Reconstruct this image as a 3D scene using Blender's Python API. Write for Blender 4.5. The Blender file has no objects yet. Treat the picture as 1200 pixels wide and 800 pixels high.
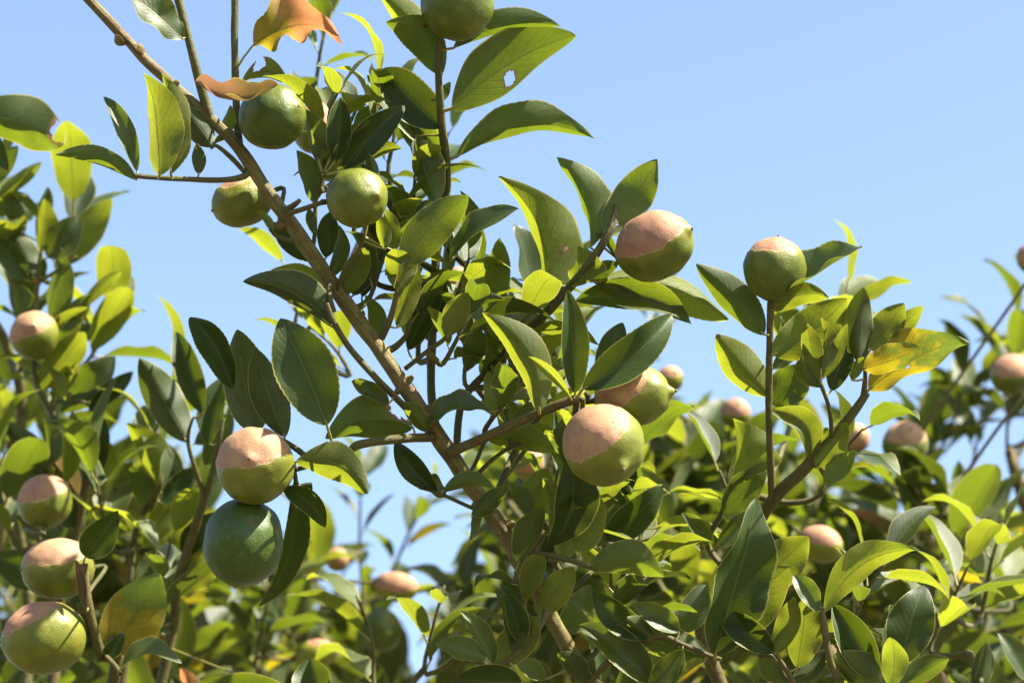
import bpy, math, random
from mathutils import Vector, Matrix, noise
R = math.radians
random.seed(7)
scene = bpy.context.scene
col = scene.collection

# ------------------------------------------------------------------ camera, sky, sun, exposure
PITCH = 22.0
CAM = Vector((0, 0, 1.55))
p = R(PITCH)
RT = Vector((1, 0, 0)); UP = Vector((0, -math.sin(p), math.cos(p))); FW = Vector((0, math.cos(p), math.sin(p)))
cam_d = bpy.data.cameras.new('camera'); cam = bpy.data.objects.new('camera', cam_d); col.objects.link(cam)
cam.location = CAM; cam.rotation_euler = (R(90) + p, 0, 0)
cam_d.lens = 100; cam_d.sensor_width = 36; cam_d.clip_start = 0.05; cam_d.clip_end = 5000
cam_d.dof.use_dof = True; cam_d.dof.focus_distance = 2.24; cam_d.dof.aperture_fstop = 6.6
scene.camera = cam

SUNC = Vector((0.57, 0.80, 0.08)).normalized()              # right, up, forward (camera axes)
SUN = (RT * SUNC.x + UP * SUNC.y + FW * SUNC.z).normalized()
sun_el = math.asin(SUN.z); sun_az = math.atan2(SUN.x, SUN.y)
world = bpy.data.worlds.new('World'); scene.world = world; world.use_nodes = True
nt = world.node_tree
sky = nt.nodes.new('ShaderNodeTexSky'); sky.sky_type = 'NISHITA'; sky.sun_disc = False
sky.sun_elevation = sun_el; sky.sun_rotation = sun_az
sky.air_density = 1.0; sky.dust_density = 1.5; sky.ozone_density = 0.5; sky.altitude = 200
nt.links.new(sky.outputs[0], nt.nodes['Background'].inputs[0])
nt.nodes['Background'].inputs[1].default_value = 0.071
sd = bpy.data.lights.new('sun', 'SUN'); sd.energy = 5.0; sd.angle = R(0.53); sd.color = (1.0, 0.94, 0.84)
so = bpy.data.objects.new('sun', sd); col.objects.link(so); so.location = (3, 3, 8)
so.rotation_euler = SUN.to_track_quat('Z', 'Y').to_euler()
scene.view_settings.view_transform = 'Standard'; scene.view_settings.look = 'None'
scene.view_settings.gamma = 1; scene.view_settings.use_curve_mapping = False
scene.view_settings.exposure = 2.22
scene.render.resolution_x = 1024; scene.render.resolution_y = 682
scene.render.engine = 'CYCLES'
scene.cycles.max_bounces = 8; scene.cycles.transmission_bounces = 6; scene.cycles.diffuse_bounces = 4

K = 0.0003
def at(x, y, d):
    return CAM + RT * ((x - 600) * K * d) + UP * ((400 - y) * K * d) + FW * d
def cdir(x, y, z):           # camera axes (right, up, toward the viewer) -> world
    return (RT * x + UP * y - FW * z)
def uncam(P):
    v = P - CAM; d = v.dot(FW)
    return 600 + v.dot(RT) / d / K, 400 - v.dot(UP) / d / K, d

# ------------------------------------------------------------------ materials
class N:
    def __init__(s, name):
        s.m = bpy.data.materials.new(name); s.m.use_nodes = True; s.t = s.m.node_tree
        s.t.nodes.clear(); s.out = s.n('OutputMaterial')
    def n(s, t, **kw):
        x = s.t.nodes.new('ShaderNode' + t)
        for k, v in kw.items(): setattr(x, k, v)
        return x
    def put(s, sock, v):
        if isinstance(v, bpy.types.NodeSocket): s.t.links.new(v, sock)
        elif v is not None: sock.default_value = v if not isinstance(v, tuple) or len(v) != 3 or sock.type != 'RGBA' else (*v, 1)
    def math(s, op, a, b=0.0, c=None, clamp=False):
        x = s.n('Math', operation=op, use_clamp=clamp); s.put(x.inputs[0], a); s.put(x.inputs[1], b)
        if c is not None: s.put(x.inputs[2], c)
        return x.outputs[0]
    def mix(s, f, a, b, mode='MIX'):
        x = s.n('MixRGB', blend_type=mode); s.put(x.inputs[0], f); s.put(x.inputs[1], a); s.put(x.inputs[2], b)
        return x.outputs[0]
    def step(s, v, lo, hi):
        x = s.n('MapRange', interpolation_type='SMOOTHSTEP'); s.put(x.inputs[0], v); s.put(x.inputs[1], lo); s.put(x.inputs[2], hi)
        return x.outputs[0]
    def noise(s, vec, scale, detail=3, rough=0.55, dist=0):
        x = s.n('TexNoise'); s.put(x.inputs['Vector'], vec); x.inputs['Scale'].default_value = scale
        x.inputs['Detail'].default_value = detail; x.inputs['Roughness'].default_value = rough; x.inputs['Distortion'].default_value = dist
        return x.outputs['Fac']

def leaf_mat(name, up, under, trans, yellow, yel_amt=0.25, brown=None, brown_lo=0.7, tfac=0.46, spec=0.5):
    sc = lambda c, f: tuple(x * f for x in c)
    up, under, trans, yellow = sc(up, 0.60), sc(under, 0.60), sc(trans, 0.60), sc(yellow, 0.60)
    g = N(name)
    uv = g.n('UVMap'); uv.uv_map = 'leaf'
    sep = g.n('SeparateXYZ'); g.put(sep.inputs[0], uv.outputs[0])
    u, v = sep.outputs[0], sep.outputs[1]
    ab = g.math('ABSOLUTE', g.math('SUBTRACT', v, 0.5))
    geo = g.n('NewGeometry'); oi = g.n('ObjectInfo')
    rnd = g.math('FRACT', g.math('ADD', oi.outputs['Random'], geo.outputs['Random Per Island']))
    rnd2 = g.math('FRACT', g.math('MULTIPLY', rnd, 7.31))
    tc = g.n('TexCoord')
    off = g.n('VectorMath', operation='ADD'); g.put(off.inputs[0], tc.outputs['Object'])
    cmb = g.n('CombineXYZ'); g.put(cmb.inputs[0], g.math('MULTIPLY', rnd, 9.0)); g.put(cmb.inputs[1], g.math('MULTIPLY', rnd2, 5.0))
    g.put(off.inputs[1], cmb.outputs[0]); P = off.outputs[0]
    mid = g.math('SUBTRACT', 1.0, g.step(ab, 0.006, 0.026))
    # side veins leave the midrib at a slant
    ph = g.math('ADD', g.math('SUBTRACT', g.math('MULTIPLY', u, 11.0), g.math('MULTIPLY', ab, 7.0)), g.math('MULTIPLY', g.noise(P, 40, 2), 0.7))
    vd = g.math('ABSOLUTE', g.math('SUBTRACT', g.math('FRACT', ph), 0.5))
    vein = g.math('MULTIPLY', g.math('SUBTRACT', 1.0, g.step(vd, 0.02, 0.10)), g.math('SUBTRACT', 1.0, g.step(ab, 0.30, 0.48)))
    marg = g.step(ab, 0.466, 0.490)
    n1 = g.noise(P, 28, 4); n2 = g.noise(P, 95, 3)
    yv = g.math('ADD', g.math('MULTIPLY', g.step(n1, 0.42, 0.72), 0.8), g.math('MULTIPLY', g.math('POWER', rnd2, 2.5), 0.9))
    yv = g.math('MULTIPLY', yv, yel_amt, clamp=True)
    yv = g.math('MULTIPLY', yv, g.math('SUBTRACT', 1.0, g.math('MULTIPLY', g.math('MAXIMUM', vein, mid), 0.5)))
    val = g.math('ADD', 0.80, g.math('MULTIPLY', rnd, 0.34))
    val = g.math('ADD', val, g.math('MULTIPLY', g.math('SUBTRACT', n2, 0.5), 0.5))
    def tone(c, ymix, yc):
        x = g.mix(g.math('MULTIPLY', yv, ymix), c, yc)
        hs = g.n('HueSaturation'); g.put(hs.inputs['Color'], x); g.put(hs.inputs['Value'], val)
        g.put(hs.inputs['Hue'], g.math('ADD', 0.492, g.math('MULTIPLY', rnd2, 0.016)))
        return hs.outputs[0]
    cu, cd, ct = tone(up, 0.8, yellow), tone(under, 0.7, yellow), tone(trans, 1.0, tuple(min(1, x * 1.25) for x in yellow))
    vc = (0.085, 0.11, 0.022)
    cu = g.mix(g.math('MULTIPLY', g.math('MAXIMUM', mid, g.math('MULTIPLY', vein, 0.30)), 0.65), cu, vc)
    cd = g.mix(g.math('MULTIPLY', g.math('MAXIMUM', mid, g.math('MULTIPLY', vein, 0.28)), 0.6), cd, (0.11, 0.14, 0.035))
    ct = g.mix(g.math('MULTIPLY', g.math('MAXIMUM', mid, g.math('MULTIPLY', vein, 0.35)), 0.55), ct, (0.06, 0.09, 0.008))
    mc = (0.29, 0.26, 0.075)
    cu = g.mix(g.math('MULTIPLY', marg, 0.75), cu, mc); cd = g.mix(g.math('MULTIPLY', marg, 0.75), cd, mc); ct = g.mix(g.math('MULTIPLY', marg, 0.6), ct, (0.46, 0.40, 0.09))
    # insect marks and scabs
    vo = g.n('TexVoronoi'); g.put(vo.inputs['Vector'], P); vo.inputs['Scale'].default_value = 34
    spot = g.math('MULTIPLY', g.math('SUBTRACT', 1.0, g.step(vo.outputs['Distance'], 0.035, 0.075)), g.step(g.noise(P, 11, 1), 0.52, 0.58))
    bt = (0.10, 0.045, 0.015)
    cu = g.mix(spot, cu, bt); cd = g.mix(spot, cd, bt); ct = g.mix(spot, ct, (0.03, 0.015, 0.004))
    da = g.n('Attribute'); da.attribute_name = 'dry'; df = da.outputs['Fac']
    cu = g.mix(df, cu, (0.16, 0.085, 0.03)); cd = g.mix(df, cd, (0.2, 0.12, 0.05)); ct = g.mix(df, ct, (0.12, 0.06, 0.02))
    if brown:
        bm = g.step(g.math('ADD', g.math('ADD', g.math('MULTIPLY', g.noise(P, 26, 6, 0.65), 0.75), g.math('MULTIPLY', u, 0.42)), g.math('MULTIPLY', vein, 0.06)), brown_lo - 0.07, brown_lo + 0.07)
        cu = g.mix(bm, cu, brown); cd = g.mix(bm, cd, tuple(min(1, c * 1.3) for c in brown)); ct = g.mix(bm, ct, tuple(min(1, c * 1.5) for c in brown))
    h = g.math('ADD', g.math('MULTIPLY', vein, -0.35), g.math('MULTIPLY', g.noise(P, 260, 3), 0.5))
    h = g.math('ADD', h, g.math('MULTIPLY', mid, -0.8))
    bp = g.n('Bump'); bp.inputs['Strength'].default_value = 0.35; bp.inputs['Distance'].default_value = 0.0012; g.put(bp.inputs['Height'], h)
    a = g.n('BsdfPrincipled'); g.put(a.inputs['Base Color'], cu); a.inputs['Specular IOR Level'].default_value = spec
    g.put(a.inputs['Roughness'], g.math('ADD', 0.40, g.math('MULTIPLY', n2, 0.2))); g.put(a.inputs['Normal'], bp.outputs[0])
    b = g.n('BsdfPrincipled'); g.put(b.inputs['Base Color'], cd); b.inputs['Specular IOR Level'].default_value = 0.3
    b.inputs['Roughness'].default_value = 0.62; g.put(b.inputs['Normal'], bp.outputs[0])
    t = g.n('BsdfTranslucent'); g.put(t.inputs[0], ct); g.put(t.inputs[1], bp.outputs[0])
    ms = g.n('MixShader'); g.put(ms.inputs[0], geo.outputs['Backfacing']); g.put(ms.inputs[1], a.outputs[0]); g.put(ms.inputs[2], b.outputs[0])
    m2 = g.n('MixShader'); m2.inputs[0].default_value = tfac; g.put(m2.inputs[1], ms.outputs[0]); g.put(m2.inputs[2], t.outputs[0])
    g.put(g.out.inputs[0], m2.outputs[0])
    return g.m

M = {}
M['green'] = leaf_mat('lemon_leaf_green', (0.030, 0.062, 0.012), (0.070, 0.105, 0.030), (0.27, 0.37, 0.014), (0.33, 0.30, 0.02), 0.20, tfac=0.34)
M['mature_shade'] = leaf_mat('lemon_leaf_mature_shade', (0.024, 0.052, 0.009), (0.058, 0.086, 0.020), (0.20, 0.27, 0.010), (0.24, 0.25, 0.02), 0.12, tfac=0.20, spec=0.24)  # older-leaf green, darkened further so the colour itself carries shade
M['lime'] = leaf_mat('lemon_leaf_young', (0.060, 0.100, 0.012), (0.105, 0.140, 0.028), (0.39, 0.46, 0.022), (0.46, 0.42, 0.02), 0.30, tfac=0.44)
M['yellow'] = leaf_mat('lemon_leaf_yellowing', (0.22, 0.19, 0.015), (0.25, 0.21, 0.025), (0.56, 0.44, 0.014), (0.58, 0.41, 0.012), 0.9, (0.08, 0.11, 0.012), 0.65)
M['orange'] = leaf_mat('lemon_leaf_withering', (0.22, 0.17, 0.022), (0.25, 0.19, 0.035), (0.50, 0.38, 0.018), (0.50, 0.30, 0.02), 0.6, (0.29, 0.115, 0.042), 0.60)
M['brown'] = leaf_mat('lemon_leaf_dry', (0.21, 0.16, 0.07), (0.24, 0.19, 0.095), (0.32, 0.22, 0.06), (0.36, 0.20, 0.05), 0.5, (0.20, 0.10, 0.045), 0.66, 0.30)

def bark_mat(name, ca, cb, cc, sc=1.0):
    g = N(name); tc = g.n('TexCoord')
    mp = g.n('Mapping'); g.put(mp.inputs[0], tc.outputs['Object'])
    n1 = g.noise(mp.outputs[0], 45 * sc, 5, 0.62); n2 = g.noise(mp.outputs[0], 240 * sc, 4, 0.6); n3 = g.noise(mp.outputs[0], 14 * sc, 3)
    c = g.mix(g.step(n1, 0.38, 0.66), ca, cb); c = g.mix(g.math('MULTIPLY', g.step(n3, 0.45, 0.65), 0.7), c, cc)
    c = g.mix(g.math('MULTIPLY', g.step(n2, 0.58, 0.72), 0.35), c, (0.20, 0.16, 0.08))
    n4 = g.noise(mp.outputs[0], 110 * sc, 5, 0.7)
    c = g.mix(g.math('MULTIPLY', g.step(n4, 0.54, 0.66), 0.6), c, (0.040, 0.028, 0.011))
    ba = g.n('Attribute'); ba.attribute_name = 'bark_run'
    sk = g.noise(ba.outputs['Vector'], 2.6, 5, 0.62, 0.4)
    c = g.mix(g.math('MULTIPLY', g.step(sk, 0.50, 0.62), 0.65), c, tuple(x * y for x, y in zip(cc, (0.75, 0.62, 0.6))))
    c = g.mix(g.math('MULTIPLY', g.step(sk, 0.46, 0.36), 0.55), c, tuple(x * 1.45 for x in cb))
    n1 = g.math('ADD', n1, g.math('MULTIPLY', sk, 0.8))
    bp = g.n('Bump'); bp.inputs['Strength'].default_value = 0.8; bp.inputs['Distance'].default_value = 0.002
    g.put(bp.inputs['Height'], g.math('ADD', n1, g.math('MULTIPLY', n2, 0.6)))
    b = g.n('BsdfPrincipled'); g.put(b.inputs['Base Color'], c); b.inputs['Roughness'].default_value = 0.68
    b.inputs['Specular IOR Level'].default_value = 0.3; g.put(b.inputs['Normal'], bp.outputs[0]); g.put(g.out.inputs[0], b.outputs[0])
    return g.m
M['bark'] = bark_mat('olive_bark', (0.092, 0.083, 0.016), (0.145, 0.114, 0.032), (0.110, 0.070, 0.024))
M['twig'] = bark_mat('green_twig_bark', (0.056, 0.062, 0.011), (0.080, 0.076, 0.018), (0.088, 0.062, 0.018))
M['trunk'] = bark_mat('grey_trunk_bark', (0.16, 0.13, 0.09), (0.24, 0.20, 0.15), (0.10, 0.08, 0.05), 0.4)
g = N('petiole_green'); b = g.n('BsdfPrincipled'); b.inputs['Base Color'].default_value = (0.17, 0.155, 0.022, 1); b.inputs['Roughness'].default_value = 0.5
g.put(g.out.inputs[0], b.outputs[0]); M['petiole'] = g.m

def fruit_mat():
    g = N('sunburnt_lemon_peel'); tc = g.n('TexCoord'); P = tc.outputs['Object']
    at_ = g.n('Attribute'); at_.attribute_name = 'scald'; s = at_.outputs['Fac']
    ay = g.n('Attribute'); ay.attribute_name = 'ripe'; ripe = ay.outputs['Fac']
    n1 = g.noise(P, 42, 4); n2 = g.noise(P, 190, 3); n3 = g.noise(P, 620, 2)
    oi = g.n('ObjectInfo')
    gm = g.mix(g.math('ADD', g.math('MULTIPLY', g.step(n1, 0.35, 0.7), 0.35), ripe, clamp=True), (0.032, 0.058, 0.004), (0.185, 0.176, 0.012))
    gm = g.mix(g.math('MULTIPLY', g.step(n2, 0.50, 0.72), 0.20), gm, (0.14, 0.14, 0.02))
    vo = g.n('TexVoronoi'); g.put(vo.inputs['Vector'], P); vo.inputs['Scale'].default_value = 620
    pore = g.math('SUBTRACT', 1.0, g.step(vo.outputs['Distance'], 0.05, 0.42))
    gm = g.mix(g.math('MULTIPLY', pore, 0.34), gm, (0.04, 0.06, 0.008))
    v2 = g.n('TexVoronoi'); g.put(v2.inputs['Vector'], P); v2.inputs['Scale'].default_value = 52
    dot = g.math('MULTIPLY', g.math('SUBTRACT', 1.0, g.step(v2.outputs['Distance'], 0.05, 0.10)), g.step(g.noise(P, 30, 1), 0.52, 0.60))
    gm = g.mix(g.math('MULTIPLY', dot, 0.8), gm, (0.12, 0.055, 0.02))
    pk = g.mix(g.step(n1, 0.3, 0.7), (0.265, 0.140, 0.078), (0.310, 0.176, 0.102))
    pk = g.mix(g.math('MULTIPLY', g.step(n3, 0.48, 0.66), 0.30), pk, (0.20, 0.09, 0.045))
    n4 = g.noise(P, 85, 5, 0.6)
    pk = g.mix(g.math('MULTIPLY', g.step(n4, 0.42, 0.70), 0.55), pk, (0.30, 0.19, 0.085))
    pk = g.mix(g.math('MULTIPLY', g.step(n4, 0.47, 0.30), 0.5), pk, (0.205, 0.08, 0.048))
    pk = g.mix(g.math('MULTIPLY', pore, 0.22), pk, (0.17, 0.075, 0.04))
    pk = g.mix(g.math('MULTIPLY', dot, 0.6), pk, (0.16, 0.06, 0.03))
    hv = g.n('HueSaturation'); g.put(hv.inputs['Color'], pk); g.put(hv.inputs['Hue'], g.math('ADD', 0.488, g.math('MULTIPLY', oi.outputs['Random'], 0.026))); g.put(hv.inputs['Value'], g.math('ADD', 0.88, g.math('MULTIPLY', oi.outputs['Random'], 0.2))); g.put(hv.inputs['Saturation'], g.math('ADD', 0.92, g.math('MULTIPLY', n1, 0.25))); pk = hv.outputs[0]
    sv = g.math('ADD', s, g.math('ADD', g.math('MULTIPLY', g.math('SUBTRACT', n1, 0.5), 0.12), g.math('MULTIPLY', g.math('SUBTRACT', n2, 0.5), 0.10)))
    mask = g.step(sv, -0.008, 0.014)
    rim = g.math('MULTIPLY', g.step(sv, -0.035, 0.0), g.math('SUBTRACT', 1.0, g.step(sv, 0.0, 0.03)))
    halo = g.math('MULTIPLY', g.step(sv, -0.35, 0.0), 0.45)
    gm = g.mix(halo, gm, (0.17, 0.15, 0.018))
    c = g.mix(mask, gm, pk); c = g.mix(g.math('MULTIPLY', rim, 0.55), c, (0.33, 0.22, 0.10))
    edge = g.math('MULTIPLY', g.math('MULTIPLY', g.step(sv, 0.0, 0.014), g.math('SUBTRACT', 1.0, g.step(sv, 0.018, 0.05))), g.step(n4, 0.47, 0.60))
    c = g.mix(g.math('MULTIPLY', edge, 0.75), c, (0.12, 0.05, 0.025))
    h = g.math('ADD', g.math('MULTIPLY', pore, -1.0), g.math('MULTIPLY', n2, 0.9))
    h = g.math('ADD', h, g.math('MULTIPLY', mask, -0.9))
    bp = g.n('Bump'); bp.inputs['Strength'].default_value = 0.30; bp.inputs['Distance'].default_value = 0.0010; g.put(bp.inputs['Height'], h)
    b = g.n('BsdfPrincipled'); g.put(b.inputs['Base Color'], c); g.put(b.inputs['Roughness'], g.math('ADD', 0.44, g.math('MULTIPLY', mask, 0.22)))
    b.inputs['Specular IOR Level'].default_value = 0.32; g.put(b.inputs['Normal'], bp.outputs[0])
    g.put(g.out.inputs[0], b.outputs[0]); return g.m
M['fruit'] = fruit_mat()
def ground_mat():
    g = N('dry_orchard_soil'); tc = g.n('TexCoord'); P = tc.outputs['Object']
    c = g.mix(g.step(g.noise(P, 0.9, 6), 0.4, 0.65), (0.10, 0.075, 0.045), (0.06, 0.06, 0.024))
    c = g.mix(g.math('MULTIPLY', g.step(g.noise(P, 12, 5), 0.5, 0.7), 0.6), c, (0.05, 0.07, 0.02))
    bp = g.n('Bump'); g.put(bp.inputs['Height'], g.noise(P, 9, 6)); bp.inputs['Distance'].default_value = 0.05
    b = g.n('BsdfPrincipled'); g.put(b.inputs['Base Color'], c); b.inputs['Roughness'].default_value = 0.9; g.put(b.inputs['Normal'], bp.outputs[0])
    g.put(g.out.inputs[0], b.outputs[0]); return g.m
M['ground'] = ground_mat()

# ------------------------------------------------------------------ builders
WL = {}                                   # world position of every object that parents others
def link(name, me, parent=None, loc=Vector((0, 0, 0)), mats=()):
    o = bpy.data.objects.new(name, me); col.objects.link(o)
    if me is not None and not me.materials:
        for m in mats: me.materials.append(M[m])
    o.location = loc - (WL[parent.name] if parent else Vector((0, 0, 0)))
    o.parent = parent; WL[o.name] = Vector(loc); return o
def tag(o, label, cat, group=None):
    o['label'] = label; o['category'] = cat
    if group: o['group'] = group

def catmull(pts, n=6):
    if len(pts) < 3: 
        return [(pts[0][0].lerp(pts[-1][0], i / n), pts[0][1] + (pts[-1][1] - pts[0][1]) * i / n) for i in range(n + 1)]
    out = []
    for i in range(len(pts) - 1):
        a = pts[max(i - 1, 0)]; b = pts[i]; c = pts[i + 1]; d = pts[min(i + 2, len(pts) - 1)]
        for k in range(n):
            t = k / n; t2 = t * t; t3 = t2 * t
            P = 0.5 * ((2 * b[0]) + (c[0] - a[0]) * t + (2 * a[0] - 5 * b[0] + 4 * c[0] - d[0]) * t2 + (3 * b[0] - a[0] - 3 * c[0] + d[0]) * t3)
            out.append((P, b[1] + (c[1] - b[1]) * t))
    out.append(pts[-1]); return out

def tube_mesh(name, path, sides=8, rough=0.0, org=None, seed=0, cap=True):
    """path: [(Vector, radius)] -> tapered tube with uneven girth"""
    org = org if org is not None else path[0][0]
    vs, fs = [], []
    prev = None
    for i, (P, r) in enumerate(path):
        T = (path[min(i + 1, len(path) - 1)][0] - path[max(i - 1, 0)][0]).normalized()
        if prev is None: prev = T.orthogonal().normalized()
        X = (prev - T * prev.dot(T)).normalized(); prev = X; Y = T.cross(X)
        for k in range(sides):
            a = 2 * math.pi * k / sides
            D = X * math.cos(a) + Y * math.sin(a)
            rr = r * (1 + rough * noise.noise(P * 55 + D * 0.8 + Vector((seed, 0, 0))))
            vs.append(P + D * rr - org)
    n = len(path)
    for i in range(n - 1):
        for k in range(sides):
            a = i * sides + k; b = i * sides + (k + 1) % sides
            fs.append((a, b, b + sides, a + sides))
    if cap: fs.append(tuple(range(sides))[::-1]); fs.append(tuple((n - 1) * sides + k for k in range(sides)))
    me = bpy.data.meshes.new(name); me.from_pydata(vs, [], fs)
    me.polygons.foreach_set('use_smooth', [True] * len(fs))
    run = 0.0; bc = []
    for i, (P, r) in enumerate(path):
        if i: run += (P - path[i - 1][0]).length
        for k in range(sides):
            a = 2 * math.pi * k / sides; bc += [math.cos(a), math.sin(a), run * 22 + seed]
    me.attributes.new('bark_run', 'FLOAT_VECTOR', 'POINT').data.foreach_set('vector', bc)
    return me

def prof(u):
    return (u ** 0.70) * ((1 - u) ** 0.80) / 0.3545
def leaf_verts(L, W, fold, sag, bow, twist, und, rnd, nu, nv, ser=0.03, tipcurl=0.0, fold2=None):
    """local frame: x along the midrib, y across, z = upper (adaxial) side"""
    ph1, ph2 = rnd.uniform(0, 6), rnd.uniform(0, 6); f1, f2 = rnd.uniform(1.6, 2.8), rnd.uniform(1.6, 2.8)
    fo = (fold, fold if fold2 is None else fold2)
    vs, uvs = [], []
    for i in range(nu + 1):
        u = i / nu; ue = 0.5 - 0.5 * math.cos(math.pi * u) if nu > 12 else u
        ue = 0.55 * ue + 0.45 * u
        wd = W * max(prof(min(max(ue, 0.0), 1.0)), 0.0)
        if 0 < i < nu: wd *= 1 + ser * (1 if i % 2 else -1) * 0.5 + 0.03 * math.sin(ue * 9 + ph1)
        mx = L * ue; mz = sag * L * 4 * ue * (1 - ue) - tipcurl * L * max(0, ue - 0.6) ** 2 * 4
        my = bow * L * 4 * ue * (1 - ue)
        tw = twist * (ue - 0.5)
        for j in range(-nv, nv + 1):
            s = j / nv; a = abs(s); r = wd * a; f = (fo[0] if s < 0 else fo[1]) * (0.75 + 0.35 * a)
            y = math.copysign(r * math.cos(f), s); z = r * math.sin(f)
            z += und * W * a * a * (math.sin(6.283 * f1 * ue + ph1) if s < 0 else math.sin(6.283 * f2 * ue + ph2)) * min(1, ue * 6) 
            y, z = y * math.cos(tw) - z * math.sin(tw), y * math.sin(tw) + z * math.cos(tw)
            vs.append(Vector((mx, my + y, mz + z))); uvs.append((ue, 0.5 + 0.5 * s))
    return vs, uvs
def leaf_faces(nu, nv):
    c = 2 * nv + 1; fs = []
    for i in range(nu):
        for j in range(2 * nv):
            a = i * c + j; fs.append((a, a + c, a + c + 1, a + 1))
    return fs
def add_leaf_uv(me, uvs, nleaf):
    uvl = me.uv_layers.new(name='leaf'); d = uvl.data
    li = [0] * len(me.loops); me.loops.foreach_get('vertex_index', li)
    flat = []
    for k in li: flat.extend(uvs[k] if k < nleaf else (0, 0.5))
    d.foreach_set('uv', flat)
def petiole(vs, fs, path, sides=5):
    base = len(vs)
    prev = None
    for i, (P, r) in enumerate(path):
        T = (path[min(i + 1, len(path) - 1)][0] - path[max(i - 1, 0)][0])
        T = T.normalized() if T.length > 1e-9 else Vector((1, 0, 0))
        X = T.orthogonal().normalized() if prev is None else (prev - T * prev.dot(T)).normalized(); prev = X; Y = T.cross(X)
        for k in range(sides):
            a = 2 * math.pi * k / sides; vs.append(P + (X * math.cos(a) + Y * math.sin(a)) * r)
    for i in range(len(path) - 1):
        for k in range(sides):
            a = base + i * sides + k; b = base + i * sides + (k + 1) % sides; fs.append((a, b, b + sides, a + sides))
    return base

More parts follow.
